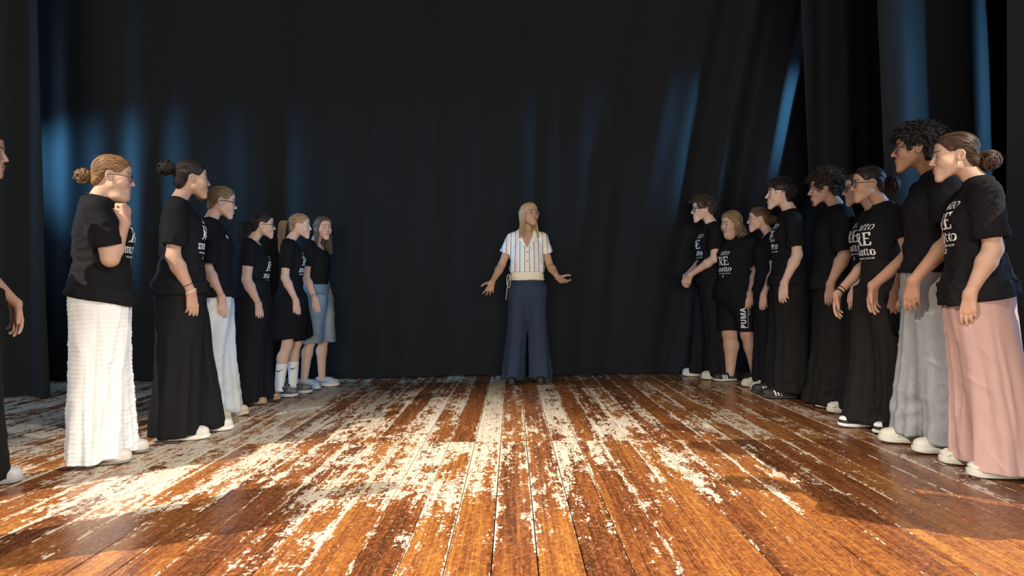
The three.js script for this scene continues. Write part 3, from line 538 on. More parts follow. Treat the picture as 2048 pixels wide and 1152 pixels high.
    for (let i = 0; i < h.n; i++) {
      let p; for (let k = 0; k < 30; k++) { const a = R() * 6.283, u = R() * 1.75 - 0.75, q = Math.sqrt(Math.max(0, 1 - Math.min(1, u * u))); p = [Math.cos(a) * q * 0.09, CRAN[1] + u * 0.1, CRAN[2] + Math.sin(a) * q * 0.11]; p = onCran(p, t); if (polyD(poly, p[2], p[1]) > -0.002 || p[1] < -0.07) break; }
      const nrm = new THREE.Vector3(p[0] / CRAN[3] ** 2, (p[1] - CRAN[1]) / CRAN[4] ** 2, (p[2] - CRAN[2]) / CRAN[5] ** 2).normalize(), lift = (h.lift ?? 0.03) * (0.6 + 0.7 * R()) * (p[1] > 0.05 ? 1.15 : 0.6 + clamp(p[1] + 0.05, 0, 0.1) * 5) * (p[2] > 0.03 ? 0.65 : 1), u = new THREE.Vector3(R() - 0.5, R() - 0.5, R() - 0.5).cross(nrm).normalize(), w = nrm.clone().cross(u), pts = [], cr = (h.cr ?? 0.009) * (0.7 + 0.6 * R()), turns = (h.turns ?? 0.6) + R() * 0.9, ph = R() * 6, lean = new THREE.Vector3(R() - 0.5, -0.3, R() - 0.5 + (h.fringe ?? 0) * (p[2] > 0.02 ? 1 : 0));
      for (let j = 0; j <= 11; j++) { const v = j / 11, a = ph + turns * 6.283 * v, e = cr * Math.min(1, v * 3), L2 = lift * v; pts.push([p[0] + nrm.x * L2 + (u.x * Math.cos(a) + w.x * Math.sin(a)) * e + lean.x * lift * v * v, p[1] + nrm.y * L2 + (u.y * Math.cos(a) + w.y * Math.sin(a)) * e + lean.y * lift * v * v, p[2] + nrm.z * L2 + (u.z * Math.cos(a) + w.z * Math.sin(a)) * e + lean.z * lift * v * v]); }
      sw.tube(pts, h.tubeR ?? 0.0048, 0.0014, tone(cols, R), 4, 0.75);
    }
  } else if (kind === 'short') {
    for (let i = 0; i < h.n; i++) {
      let p; for (let k = 0; k < 30; k++) { const a = R() * 6.283, u = R() * 1.6 - 0.6, q = Math.sqrt(Math.max(0, 1 - u * u)); p = onCran([Math.cos(a) * q * 0.09, CRAN[1] + u * 0.1, CRAN[2] + Math.sin(a) * q * 0.11], t); if (polyD(poly, p[2], p[1]) > 0.002) break; }
      const fr = p[1] > 0.07, l = (h.lock ?? 0.045) * (0.7 + 0.6 * R()) * (fr ? 1.2 : 0.8), pts = [], dir = fr ? new THREE.Vector3((R() - 0.5) * 0.6 + 0.3 * Math.sign(p[0]), 0, (h.fringe ?? 0.6) * (0.5 + R())) : new THREE.Vector3((R() - 0.5) * 0.4, -1, -0.2 + (R() - 0.5) * 0.5), wv = R() * 6;
      for (let j = 0; j <= 8; j++) { const v = j / 8, q = [p[0] + dir.x * l * v, p[1] + dir.y * l * v - (fr ? 0.4 * l * v * v * (p[2] > 0.03 ? 1.5 : 0.2) : 0), p[2] + dir.z * l * v], o = onCran(q, t + 0.004 + (h.puff ?? 0.008) * Math.sin(v * 2.4) + 0.003 * Math.sin(v * 6 + wv)); pts.push(fr && p[2] + dir.z * l * v > 0.07 ? [o[0], Math.min(o[1], p[1] + 0.012), o[2]] : o); }
      sw.tube(pts, 0.0042, 0.0012, tone(cols, R), 4, 0.6);
    }
  } else if (kind === 'long' || kind === 'bob') {
    const px = h.partX ?? 0;
    for (let i = 0; i < h.n; i++) for (const s of [-1, 1]) {
      const u = (i + R()) / h.n, z0 = lerp(0.066, -0.1, u) - 0.012 * R(), top = onCran([px, 0.13, z0], t), pts = [], za = lerp(h.frontZ ?? 0.046, -0.1, u), fx = lerp(0.086, 0.035, sstep(0.55, 1, u)), len = L * (0.84 + 0.16 * R()), ph = R() * 6, out = (h.out ?? 0.012) * (0.6 + 0.8 * R());
      for (let j = 0; j <= 7; j++) { const v = j / 7, a = v * 1.45, q = [px + (s * fx - px) * Math.sin(a), lerp(top[1], -0.01, 1 - Math.cos(a)), lerp(z0, za, v)]; pts.push(onCran(q, t + 0.002)); }
      const e = pts[7];
      for (let j = 1; j <= 9; j++) { const v = j / 9; pts.push([e[0] + s * out * v + s * (h.wave ?? 0) * Math.sin(v * 7 + ph), e[1] - (len + e[1]) * v, e[2] - 0.006 * v - (h.back ?? 0) * v + (h.wave ?? 0) * Math.cos(v * 6 + ph) + (h.flick ?? 0) * v * v * s]); }
      sw.tube(pts, 0.0038, 0.0022, tone(cols, R), 4, 0.5);
    }
  }
  if (sw.i.length) list.push(sw.geo());
  return joined(list);
}
// -- spectacles, in head space --
function glassesGeo(k) {
  const sw = new Sweep(), w = k.w ?? 0.0265, hh = k.h ?? 0.0205, pw = k.round ?? 3, lenses = [], wt = k.wire ?? 0.0022, c = [1, 1, 1];
  for (const s of [-1, 1]) {
    const pts = [], N = 26; const sh = new THREE.Shape();
    for (let j = 0; j < N; j++) { const a = j / N * 6.2832, ca = Math.cos(a), sa = Math.sin(a), r = Math.pow(Math.pow(Math.abs(ca), pw) + Math.pow(Math.abs(sa), pw), -1 / pw), x = ca * r * w, y = sa * r * hh; pts.push([s * 0.0335 + x, 0.006 + y, 0.1015 - Math.abs(s * 0.0335 + x) * 0.13]); j ? sh.lineTo(x, y) : sh.moveTo(x, y); }
    sw.tube(pts, wt, wt, c, 6, 1, true);
    const lg = new THREE.ShapeGeometry(sh); lg.translate(s * 0.0335, 0.006, 0); const p = lg.attributes.position; for (let j = 0; j < p.count; j++) p.setZ(j, 0.1012 - Math.abs(p.getX(j)) * 0.13); lenses.push(lg);
    sw.tube([[s * (0.0335 + w), 0.012, 0.0945], [s * 0.07, 0.0125, 0.078], [s * 0.0765, 0.013, 0.03], [s * 0.0795, 0.012, -0.004], [s * 0.08, 0, -0.026], [s * 0.079, -0.014, -0.036]], wt * 1.05, wt * 0.9, c, 6);
  }
  sw.tube([[-0.0085, 0.011, 0.1005], [-0.004, 0.014, 0.1035], [0.004, 0.014, 0.1035], [0.0085, 0.011, 0.1005]], wt, wt, c, 6);
  return { frame: sw.geo(), lenses };
}
// -- shoe, heel to toe along z, ankle over the origin --
function shoeParts(k, parent, place, cell, s) {
  const hS = k.sole ?? 0.026, long = k.long ?? 1, wid = k.wide ?? 1;
  const out2 = (x, z) => { const h = clamp((z + 0.045) / 0.165, 0, 1), dx = x - 0.003 * Math.sin(h * 3), dz = z + 0.045 - 0.165 * h; return Math.hypot(dx, dz) - lerp(0.033, 0.0435, Math.sin(h * 1.9)) * wid; };
  const sole = (x, y, z) => smax(out2(x, z / long) - 0.003, Math.abs(y - hS / 2 - 0.006 * sstep(0.1, 0.18, z)) - hS / 2, 0.008);
  const upper = (x, y, z) => {
    z /= long;
    let d = cap(x, y, z, 0, 0.045, -0.042, 0.036 * wid, 0, 0.03, 0.115, 0.034 * wid);
    d = smin(d, ell(x, y - 0.03, z - 0.105, 0.041 * wid, 0.04, 0.062), 0.03); d = smin(d, cap(x, y, z, 0, 0.05, -0.035, 0.037 * wid, 0, k.high ?? 0.085, -0.03, 0.037 * wid), 0.03);
    d = smin(d, cap(x, y, z, 0, 0.085, 0.0, 0.022, 0, 0.062, 0.07, 0.02), 0.025);
    d = smax(d, out2(x, z) + 0.003, 0.01); d = Math.max(d, hS - 0.006 - y, y - (k.high ?? 0.085) - 0.006);
    if (k.chunk) d += 0.0025 * Math.sin(z * 130 + y * 160) + 0.002 * Math.sin(y * 220);
    return d;
  };
  const upg = surf(upper, [-0.06, 0, -0.1 * long, 0.06, 0.14, 0.2 * long], cell), sg = surf(sole, [-0.06, -0.006, -0.1 * long, 0.06, 0.06, 0.2 * long], cell);
  if (k.spots) paint(upg, (x, y, z) => { const n = noise3(x * 95, y * 95, z * 95), m = noise3(x * 95 + 0.35, y * 95, z * 95 + 0.3); return Math.abs(n) < 0.17 && m > -0.5 ? [0.02, 0.014, 0.01] : [0.4, 0.25, 0.13]; });
  if (k.toe) paint(upg, (x, y, z) => (z / long > 0.075 && y > 0.045) || z / long < -0.06 ? k.toe : k.color);
  if (!k.spots && !k.toe) { const c = k.color, dk = (m) => [c[0] * m, c[1] * m, c[2] * m]; paint(upg, (x, y, z) => { const w = z / long, n = 1 + 0.06 * noise3(x * 60, y * 60, z * 60); if (Math.abs(w - 0.098 + Math.abs(x) * 0.5 + y * 0.2) < 0.0032 || Math.abs(y - 0.05 - (0.03 - w) * 0.18) < 0.0026 && w < 0.06 || Math.abs(w + 0.035 - y * 0.35) < 0.003) return dk(0.62); if (k.chunk && w > -0.02 && w < 0.06 && y < 0.055 && y > 0.034) return dk(0.8 * n); return dk(n); }); }
  const flip = place.determinant() < 0, put = (g) => { g.applyMatrix4(place); g.scale(s, s, s); if (flip) { const x = g.index.array; for (let i = 0; i < x.length; i += 3) { const t = x[i]; x[i] = x[i + 1]; x[i + 1] = t; } g.computeVertexNormals(); } return g; };
  const um = part('shoe', put(upg), mat(0xffffff, 0.6, { vertexColors: true }), parent, k.label);
  part('sole', put(sg), mat(k.soleColor ?? [0.5, 0.48, 0.42], 0.7), um);
  const at = (x0, y, z) => { let x = x0; for (let i = 0; i < 14; i++) x -= Math.sign(x0) * clamp(upper(x, y, z), -0.01, 0.02); return [x + Math.sign(x0) * 0.0012, y, z]; };
  const ribbon = (pts, w) => { // strip on the shoe's side
    const pos = [], idx = []; pts.forEach(([z, y], i) => { const a = pts[Math.max(0, i - 1)], b = pts[Math.min(pts.length - 1, i + 1)], l = Math.hypot(b[0] - a[0], b[1] - a[1]) || 1, nz = -(b[1] - a[1]) / l, ny = (b[0] - a[0]) / l, ww = Array.isArray(w) ? w[i] : w; for (const e of [-1, 0, 1]) pos.push(z + nz * ww * e, y + ny * ww * e); if (i) { const o = i * 3; idx.push(o - 3, o - 2, o + 1, o - 3, o + 1, o, o - 2, o - 1, o + 2, o - 2, o + 2, o + 1); } });
    return (side) => { const p = []; for (let i = 0; i < pos.length; i += 2) p.push(...at(side * 0.055, pos[i + 1], pos[i])); const g = new THREE.BufferGeometry(); g.setAttribute('position', new THREE.BufferAttribute(new Float32Array(p), 3)); g.setIndex(idx); g.computeVertexNormals(); return g; };
  };
  const white = mat([0.72, 0.72, 0.7], 0.7, { side: THREE.DoubleSide });
  if (k.stripes) for (let i = 0; i < 3; i++) for (const side of [-1, 1]) part('stripe', put(ribbon([[0.03 + i * 0.02, hS], [0.036 + i * 0.02, 0.042], [0.044 + i * 0.02, 0.058]].map(([z, y]) => [z * long, y]), 0.0052)(side)), white, um);
  if (k.swoosh) for (const side of [-1, 1]) part('curved_mark', put(ribbon([[0.085, 0.05], [0.065, 0.04], [0.045, 0.036], [0.02, 0.042], [-0.02, 0.056]], [0.001, 0.004, 0.0065, 0.004, 0.0008])(side)), mat(k.swoosh, 0.7, { side: THREE.DoubleSide }), um);
  if (k.laces) { const sw = new Sweep(); for (let i = 0; i < 5; i++) { const z = (0.02 + i * 0.017) * long, pts = []; for (let j = 0; j <= 6; j++) { const x = lerp(-0.02, 0.02, j / 6); let y = 0.13; for (let q = 0; q < 14; q++) y -= clamp(upper(x, y, z + (i % 2 ? 1 : -1) * x * 0.15), -0.01, 0.02); pts.push([x, y + 0.002, z + (i % 2 ? 1 : -1) * x * 0.15]); } sw.tube(pts, 0.0026, 0.0026, [1, 1, 1], 5, 0.7); } part('laces', put(sw.geo()), mat(k.laces, 0.8), um); }
  return um;
}
// -- lettering laid on cloth: flat shapes pushed on to the surface along z --
const tess = new TessellateModifier(0.016, 3);
function lettering(lines, place) {
  const list = [];
  for (const [text, font, size, x, y, slant = 0, stretch = 1] of lines) {
    const g = new THREE.ShapeGeometry(FONT[font].generateShapes(text, size), 3); g.computeBoundingBox();
    const cx = (g.boundingBox.min.x + g.boundingBox.max.x) / 2, p = g.attributes.position;
    for (let i = 0; i < p.count; i++) { const X = (p.getX(i) - cx) * stretch, Y = p.getY(i); p.setXY(i, x + X + Y * slant, y + Y); }
    g.deleteAttribute('uv'); g.deleteAttribute('normal'); list.push(tess.modify(g));
  }
  for (const q of list) { const p = q.attributes.position; for (let i = 0; i < p.count; i++) p.setXYZ(i, ...place(p.getX(i), p.getY(i))); q.deleteAttribute('normal'); q.deleteAttribute('uv'); q.deleteAttribute('color'); q.setIndex([...Array(p.count).keys()]); q.computeVertexNormals(); }
  return mergeGeometries(list);
}
const LOGO = [['atto', 'serif_regular', 0.044, 0.03, 0.098, 0.22, 1.15], ['RE', 'serif_bold', 0.082, 0, 0.002, 0.1, 1.05], ['matto', 'serif_bold', 0.047, 0, -0.058, 0, 1], ['compagnia teatrale', 'sans_regular', 0.0125, 0, -0.082, 0, 1.15], ['8', 'sans_bold', 0.024, 0, -0.117, 0, 1]];
// -- one person: a Group at the feet; body, hair, clothes, shoes and what is worn are its parts. All lengths for a height of 1.65 m, then scaled --
const TOPROWS = [[0.8, 0.176, 0.13], [0.92, 0.168, 0.124], [1.03, 0.15, 0.11], [1.15, 0.152, 0.116, 0, 0.006], [1.23, 0.156, 0.12, 0, 0.012], [1.31, 0.148, 0.1, 0, 0], [1.37, 0.11, 0.078, 0, -0.012], [1.42, 0.064, 0.06, 0, -0.02]];
const HIPROWS = [[0.64, 0.05, 0.04], [0.74, 0.135, 0.1], [0.83, 0.17, 0.124, 0, -0.008], [0.92, 0.165, 0.118, 0, -0.006], [1.04, 0.146, 0.106], [1.12, 0.143, 0.106]];
const SKINROWS = [[0.76, 0.14, 0.1], [0.86, 0.155, 0.105], [1.02, 0.125, 0.09], [1.2, 0.138, 0.1, 0, 0.006], [1.33, 0.14, 0.08, 0, -0.004], [1.41, 0.07, 0.055, 0, -0.02]];
const scaleRows = (rows, gx, gz) => rows.map((r) => [r[0], r[1] * gx, r[2] * gz, r[3] ?? 0, r[4] ?? 0]);
function person(p) {
  const s = p.H / 1.65, q = clamp(-p.z / 3.5, 0.9, 2) * (p.unseen ? 1.6 : 1), grp = thing('person', p.label, 'person', [p.x, 0, p.z], p.yaw), skin = p.skin, sh = p.sh ?? 0.165, armF = p.armF ?? 1;
  const fin = (g) => { g.scale(s, s, s); return g; };
  const R = rng(p.seed ?? 1), so = R() * 50, f0 = p.feet ?? { l: [0.1, 0.0, 0.2], r: [0.1, 0.0, 0.2] }, fb = p.back ?? 0.065, feet = { l: [f0.l[0], f0.l[1] - fb, f0.l[2]], r: [f0.r[0], f0.r[1] - fb, f0.r[2]] }, bodyList = [];
  const gx = p.g?.[0] ?? 1, gz = p.g?.[1] ?? 1;
  // arms
  const arms = {};
  for (const [key, sd] of [['l', 1], ['r', -1]]) {
    const a = { shoulder: [sd * sh, 1.33, -0.004], elbow: [sd * (sh + 0.028 + (gx - 1) * 0.1), 1.065, -0.02], wrist: [sd * (sh + 0.022 + (gx - 1) * 0.1), 0.865, 0.07], palm: [-sd * 0.75, 0, -0.65], thumb: [-sd * 0.4, 0, 1], fingers: [-sd * 0.06, -1, 0.08], hand: { curl: [0.1, 0.28, 0.25], spread: 0.035, thumb: 0.22, fat: 1.06, ...(p.hand ?? {}) }, ...(p.arms?.[key] ?? {}) };
    if (!a.fingers) delete a.fingers;
    arms[key] = armSdf(a, armF);
    const A = arms[key];
    const D = A.W.clone().sub(A.E).normalize(), side = (x, y, z) => (x - A.W.x) * D.x + (y - A.W.y) * D.y + (z - A.W.z) * D.z + 0.03;
    const ag = joined([surf((x, y, z) => { const e = side(x, y, z); return Math.max(A.sdf(x, y, z) + 0.0025 * sstep(-0.022, 0, e), e); }, A.box, 0.0078 * Math.min(q, 1.2)), surf((x, y, z) => { const e = side(x, y, z); return Math.max(A.sdf(x, y, z) + 0.0025 * sstep(-0.012, -0.034, e), -e - 0.034); }, A.box, 0.0045 * Math.min(q, 1.2))]);
    bodyList.push(paint(ag, (x, y, z) => { const w = hyp3(x - A.W.x, y - A.W.y, z - A.W.z), n = 1 + 0.06 * noise3(x * 40, y * 40, z * 40), e = clamp(1 - w / 0.2, 0, 1) * 0.1; return [skin[0] * n, skin[1] * n * (1 - e), skin[2] * n * (1 - e)]; }));
  }
  // head
  const hs = 0.9 * (p.head?.size ?? 1), O = V([p.head?.x ?? 0, 1.65 - 0.129 * hs + (p.head?.dy ?? 0), 0.03 + (p.head?.fwd ?? 0)]), M = new THREE.Matrix4().compose(O, new THREE.Quaternion().setFromEuler(new THREE.Euler(p.head?.pitch ?? 0, p.head?.yaw ?? 0, p.head?.roll ?? 0, 'YXZ')), V([hs, hs, hs])), MI = M.clone().invert();
  const nb = V([0, 1.385, -0.024]).applyMatrix4(MI), face = p.face ?? {};
  const hg = surf(headSdf(face, [nb.x, nb.y, nb.z]), [-0.1, Math.min(-0.17, nb.y - 0.07), -0.135, 0.1, 0.14, 0.135], p.headCell ?? 0.0036 * Math.min(q, p.unseen ? 2 : 1.2)), hc = headColor(face, skin);
  hg.applyMatrix4(new THREE.Matrix4()); paint(hg, hc); hg.applyMatrix4(M); bodyList.push(hg);
  for (const e of eyeballs(face)) { e.applyMatrix4(M); bodyList.push(e); }
  // trunk and legs
  const st = tab(scaleRows(SKINROWS, gx, gz)), hip = 0.086, ankY = 0.07, LG = {};
  for (const [key, sd] of [['l', 1], ['r', -1]]) { const f = feet[key]; LG[key] = { f, A: [sd * f[0], ankY, f[1] - 0.012], K: [sd * lerp(hip, f[0], 0.52), 0.465, lerp(0, f[1], 0.5) + 0.022], Hp: [sd * hip * (0.5 + 0.5 * gx), 0.85, 0] }; }
  const lf = p.legF ?? 1;
  const legD = (L, x, y, z) => {
    let d = cap(x, y, z, ...L.Hp, 0.079 * lf, ...L.K, 0.05 * lf);
    const C = [lerp(L.K[0], L.A[0], 0.3), lerp(L.K[1], L.A[1], 0.3), lerp(L.K[2], L.A[2], 0.3) - 0.018];
    d = smin(d, cap(x, y, z, ...L.K, 0.045 * lf, ...C, 0.05 * lf), 0.025); d = smin(d, cap(x, y, z, ...C, 0.049 * lf, ...L.A, 0.033 * (0.5 + 0.5 * lf)), 0.03);
    return smin(d, cap(x, y, z, L.A[0], 0.05, L.A[2] - 0.02, 0.032, L.A[0] + Math.sign(L.A[0]) * 0.02, 0.035, L.A[2] + 0.11, 0.024), 0.02);
  };
  const lowc = p.bare ? 0.0075 * q : 0.024, zr = Math.max(Math.abs(feet.l[1]), Math.abs(feet.r[1])) + 0.2;
  const tg = surf((x, y, z) => smin(tube(st, x, y, z), Math.min(legD(LG.l, x, y, z), legD(LG.r, x, y, z)), 0.04), [-0.36, 0.02, -zr, 0.36, 1.45, zr], lowc);
  bodyList.push(paint(tg, (x, y, z) => { const n = 1 + 0.06 * noise3(x * 25, y * 25, z * 25), k = p.bare && Math.abs(y - 0.465) < 0.06 && z > 0.03 ? 0.9 : 1; return [skin[0] * n, skin[1] * n * k, skin[2] * n * k]; }));
  const body = part('body', fin(joined(bodyList)), SKIN, grp);
  // hair
  if (p.hair) { const g = hairGeo(p.hair, 0.005 * q); g.applyMatrix4(M); part('hair', fin(g), HAIR, grp, p.hair.label); }
  // bottom
  const b = p.bottom, hipT = tab(scaleRows(b.hips ?? HIPROWS, gx, gz)), legT = {}, hem = b.hem ?? 0.03;
  for (const [key, sd] of [['l', 1], ['r', -1]]) { const L = LG[key]; legT[key] = tab(b.legs.map(([y, rx, rz, ox = 0, oz = 0]) => { const t = clamp((0.85 - y) / 0.78, 0, 1); return [y, rx, rz, sd * (lerp(hip * (0.4 + 0.6 * gx), L.f[0], t) + ox), lerp(0, L.f[1] + 0.008, t) + oz]; })); }
  const fA = b.fold ?? 0.01, fN = b.foldN ?? 4, stack = b.stack ?? 0, top = b.top ?? 1.03;
  const legTube = (t, x, y, z, ph) => {
    const P = tabAt(t, y), ax = (x - P.cx) / P.rx, az = (z - P.cz) / P.rz, rr = Math.sqrt(ax * ax + az * az);
    let d = (rr - 1) * Math.min(P.rx, P.rz);
    if (d < 0.06) {
      const th = Math.atan2(az, ax), u = clamp((0.8 - y) / 0.75, 0, 1), am = fA * (0.15 + u * 0.95);
      d -= am * (0.6 * Math.sin(th * fN + ph + u * 1.2 + 0.8 * Math.sin(th * 2 + ph)) + 0.4 * Math.sin(th * (fN * 2 + 1) + ph * 2.1 - u * 2));
      if (stack) { const v = sstep(0.42, 0.02, y), n = 1 - Math.abs(noise3(x * 7 + so, y * 15 + z * 6, z * 7 + ph)) * 1.8; d -= stack * v * n; }
      const r1 = noise3(Math.cos(th) * 2.6 + ph + so, y * 2.2, Math.sin(th) * 2.6), r2 = noise3(x * 10 + so, y * 13 - z * 9, z * 10 + ph);
      d -= (fA * 0.75 * Math.max(0, 1 - Math.abs(r1) * 2.6) * (0.35 + 0.65 * u) + 0.004 * Math.max(0, 1 - Math.abs(r2) * 3) - 0.003) * (b.soft ?? 1);
      if (b.seam) d += 0.0035 * Math.exp(-(((th - (x > 0 ? 0 : Math.PI * Math.sign(th || 1))) * P.rz / 0.007) ** 2));
      if (b.tex) d -= b.tex(x, y, z, th, ph);
    }
    return Math.max(d, t.y0 - y + 0.006 * Math.sin(x * 30 + z * 20), y - t.y1 - 0.03);
  };
  const legB = Math.max(...b.legs.map((r) => Math.max(r[1], r[2]))) + 0.04, bx = Math.max(feet.l[0], feet.r[0], hip) + legB + (gx - 1) * 0.12, bz = Math.max(Math.abs(feet.l[1]), Math.abs(feet.r[1])) + legB + 0.03;
  const bottom = (x, y, z) => {
    const a = legTube(legT.l, x, y, z, so), c = legTube(legT.r, x, y, z, so + 2);
    let h = tube(hipT, x, y, z); if (b.tex && h < 0.05) h -= b.tex(x, y, z, Math.atan2(z, x), 1);
    return Math.max(smin(smin(a, c, b.merge ?? 0.012), h, 0.05), y - top);
  };
  const bg = surf(bottom, [-bx, Math.min(hem, 0.02) - 0.02, -bz, bx, top + 0.03, bz], (b.cell ?? 0.0096) * q);
  if (b.paint) paint(bg, b.paint);
  const bm = part(b.name ?? 'trousers', fin(bg), b.mat ?? mat(b.paint ? 0xffffff : b.color, b.rough ?? 0.85, { vertexColors: !!b.paint, specularIntensity: 0.3 }), grp, b.label);
  // top
  const t = p.top, tt = tab(t.rows ?? scaleRows(TOPROWS, (t.gx ?? 1) * gx, (t.gz ?? 1) * gz)), thm = t.hem ?? 0.84, sl = t.sleeve ?? {}, SL = {};
  for (const key of ['l', 'r']) { const A = arms[key], D = A.E.clone().sub(A.S), l = D.length(); D.normalize(); const len = l * (sl.t ?? 0.66); SL[key] = { S: A.S, D, End: A.S.clone().addScaledVector(D, len), Far: A.S.clone().addScaledVector(D, len + 0.05), r0: (sl.r0 ?? 0.058) * (0.4 + 0.6 * armF), r1: (sl.r1 ?? 0.066) * (0.4 + 0.6 * armF) }; }
  const wr = t.wr ?? 0.006;
  const topD = (x, y, z) => {
    let d = tube(tt, x, y, z);
    for (const key of ['l', 'r']) {
      const k = SL[key], sd = key === 'l' ? 1 : -1;
      d = smin(d, cap(x, y, z, sd * 0.045, 1.385, -0.02, 0.034, sd * sh, 1.335, -0.006, 0.05 * (0.5 + 0.5 * armF)), 0.04);
      const e = (x - k.End.x) * k.D.x + (y - k.End.y) * k.D.y + (z - k.End.z) * k.D.z;
      let c = Math.max(cap(x, y, z, k.S.x, k.S.y, k.S.z, k.r0, k.Far.x, k.Far.y, k.Far.z, k.r1), e + 0.002 * Math.sin(x * 40 + z * 35));
      d = smin(d, c, e > -0.05 ? 0.012 : 0.035);
    }
    if (y < 1.08 && !t.tuck) d = smin(d, bottom(x, y, z) - 0.012, 0.025);
    if (d < 0.05) {
      const n1 = noise3(x * 8 + so, y * 9 + z * 4, z * 8 - so), n2 = noise3(x * 15 - so, y * 24 + Math.abs(x) * 14 - z * 6, z * 14), n3 = noise3(x * 9 + so * 2, y * 30 - Math.abs(x) * 22 + z * 12, z * 9), lo = sstep(1.38, 1.18, y);
      d -= wr * ((1 - Math.abs(n1) * 2.2) * 0.8 + Math.max(0, 1 - Math.abs(n2) * 3) * 0.9 * (0.3 + 0.7 * lo) + Math.max(0, 1 - Math.abs(n3) * 3.4) * 0.5 * (0.25 + 0.75 * lo) - 0.4);
      if (t.drape) d -= t.drape * Math.sin(Math.atan2(z, x) * 7 + so + noise3(x * 3, y * 2, z * 3) * 2) * sstep(1.2, 0.85, y);
    }
    d = Math.max(d, thm + (t.tilt ?? 0) * z + 0.004 * Math.sin(x * 14 + so) + 0.003 * Math.sin(z * 21) - y);
    if (y > 1.0) for (const key of ['l', 'r']) { const k = SL[key], e = (x - k.End.x) * k.D.x + (y - k.End.y) * k.D.y + (z - k.End.z) * k.D.z, hr = Math.max(0.044 * armF, k.r1 - 0.024), q0 = 0.03 - hr; if (e > -0.05 && k.r1 - hr > 0.013 * Math.min(q, 1.3)) d = Math.max(d, -cap(x, y, z, k.End.x + k.D.x * q0, k.End.y + k.D.y * q0, k.End.z + k.D.z * q0, hr, k.End.x + k.D.x * 0.1, k.End.y + k.D.y * 0.1, k.End.z + k.D.z * 0.1, hr)); }
    if (t.tuck && y < top - 0.004) d = Math.max(d, bottom(x, y, z) + 0.006);
    // neck opening
    d = smax(d, -cap(x, y, z, 0, 1.36, -0.02, 0.03, 0, 1.47, -0.012, t.neckR ?? 0.062), 0.005);
    if (t.scoop) d = smax(d, -ell(x, y - 1.43, z - 0.08, t.scoop[0], t.scoop[1], 0.12), 0.006);
    if (t.vee) d = smax(d, -Math.max(Math.abs(x) - (y - t.vee[0]) * t.vee[1], -z), 0.003);
    return d;
  };
  const tb = new THREE.Box3().setFromPoints([SL.l.S, SL.r.S, SL.l.Far, SL.r.Far]).expandByScalar(0.1), trx = Math.max(...Array.from({ length: tt.n + 1 }, (_, i) => Math.max(tt.d[i * 4], tt.d[i * 4 + 1] + Math.abs(tt.d[i * 4 + 3])))) + 0.03;
  const tgm = surf(topD, [Math.min(tb.min.x, -trx), thm - 0.08, Math.min(tb.min.z, -trx), Math.max(tb.max.x, trx), 1.49, Math.max(tb.max.z, trx)], (t.cell ?? 0.0084) * q);
  if (t.paint) paint(tgm, t.paint);
  if (t.uv) { const P = tgm.attributes.position, u = new Float32Array(P.count * 2); for (let i = 0; i < P.count; i++) { const q = t.uv(P.getX(i), P.getY(i), P.getZ(i)); u[i * 2] = q[0]; u[i * 2 + 1] = q[1]; } tgm.setAttribute('uv', new THREE.BufferAttribute(u, 2)); }
  const tm = part(t.name ?? 't_shirt', fin(tgm), t.mat ?? mat(t.paint ? 0xffffff : t.color ?? [0.0085, 0.0085, 0.0095], 0.9, { vertexColors: !!t.paint, specularIntensity: 0.25 }), grp, t.label);
  const press = (x, y) => { let z = 0.34; for (let i = 0; i < 26; i++) z -= clamp(topD(x, y, z) * 0.85, -0.02, 0.06); return [x, y, z + 0.0028]; };
  if (t.print) part('print', fin(lettering(t.print === 1 ? LOGO : t.print, (x, y) => press(x * (t.printS ?? 1), (t.printY ?? 1.175) + y * (t.printS ?? 1)))), PRINT, tm, 'white lettering');
  // shoes
  if (p.shoes) for (const [key, sd] of [['l', 1], ['r', -1]]) {
    const f = feet[key], place = new THREE.Matrix4().compose(V([sd * f[0], 0.004, f[1] + (p.bare ? 0 : p.toe ?? 0.03)]), new THREE.Quaternion().setFromAxisAngle(V([0, 1, 0]), sd * f[2]), V([sd, 1, 1]));
    const k = p.shoes; shoeParts(k, grp, place, (k.cell ?? 0.0054) * Math.min(q, 1.5), s);
    if (k.sock) { const g = surf((x, y, z) => { const L = LG[key]; return Math.max(legD(L, x, y, z) - 0.006 + 0.0015 * Math.sin(y * 300), y - k.sock, 0.05 - y); }, [sd * f[0] - 0.12, 0.03, f[1] - 0.16, sd * f[0] + 0.12, 0.36, f[1] + 0.2], 0.006 * q), sk = part('sock', fin(g), SOCK, grp, 'white sock');
      const sw = []; const pos = [], idx = [], w = [0.001, 0.005, 0.0058, 0.0034, 0.0008], pth = [[-0.026, 0.246], [-0.021, 0.235], [-0.007, 0.231], [0.012, 0.239], [0.036, 0.252]];
      pth.forEach(([z, y], i) => { for (const e of [-1, 1]) { const yy = y + w[i] * e, zz = LG[key].A[2] + 0.01 + z; let x = LG[key].A[0] - 0.12 * 1; for (let j = 0; j < 22; j++) x += clamp((legD(LG[key], x, yy, zz) - 0.006) * 0.8, -0.01, 0.03); pos.push(x - 0.003, yy, zz); } if (i) { const o = i * 2; idx.push(o - 2, o + 1, o - 1, o - 2, o, o + 1); } });
      const sg = new THREE.BufferGeometry(); sg.setAttribute('position', new THREE.BufferAttribute(new Float32Array(pos), 3)); sg.setIndex(idx); sg.computeVertexNormals(); part('curved_mark', fin(sg), mat([0.01, 0.01, 0.01], 0.8, { side: THREE.DoubleSide }), sk, 'black curved mark'); }
  }
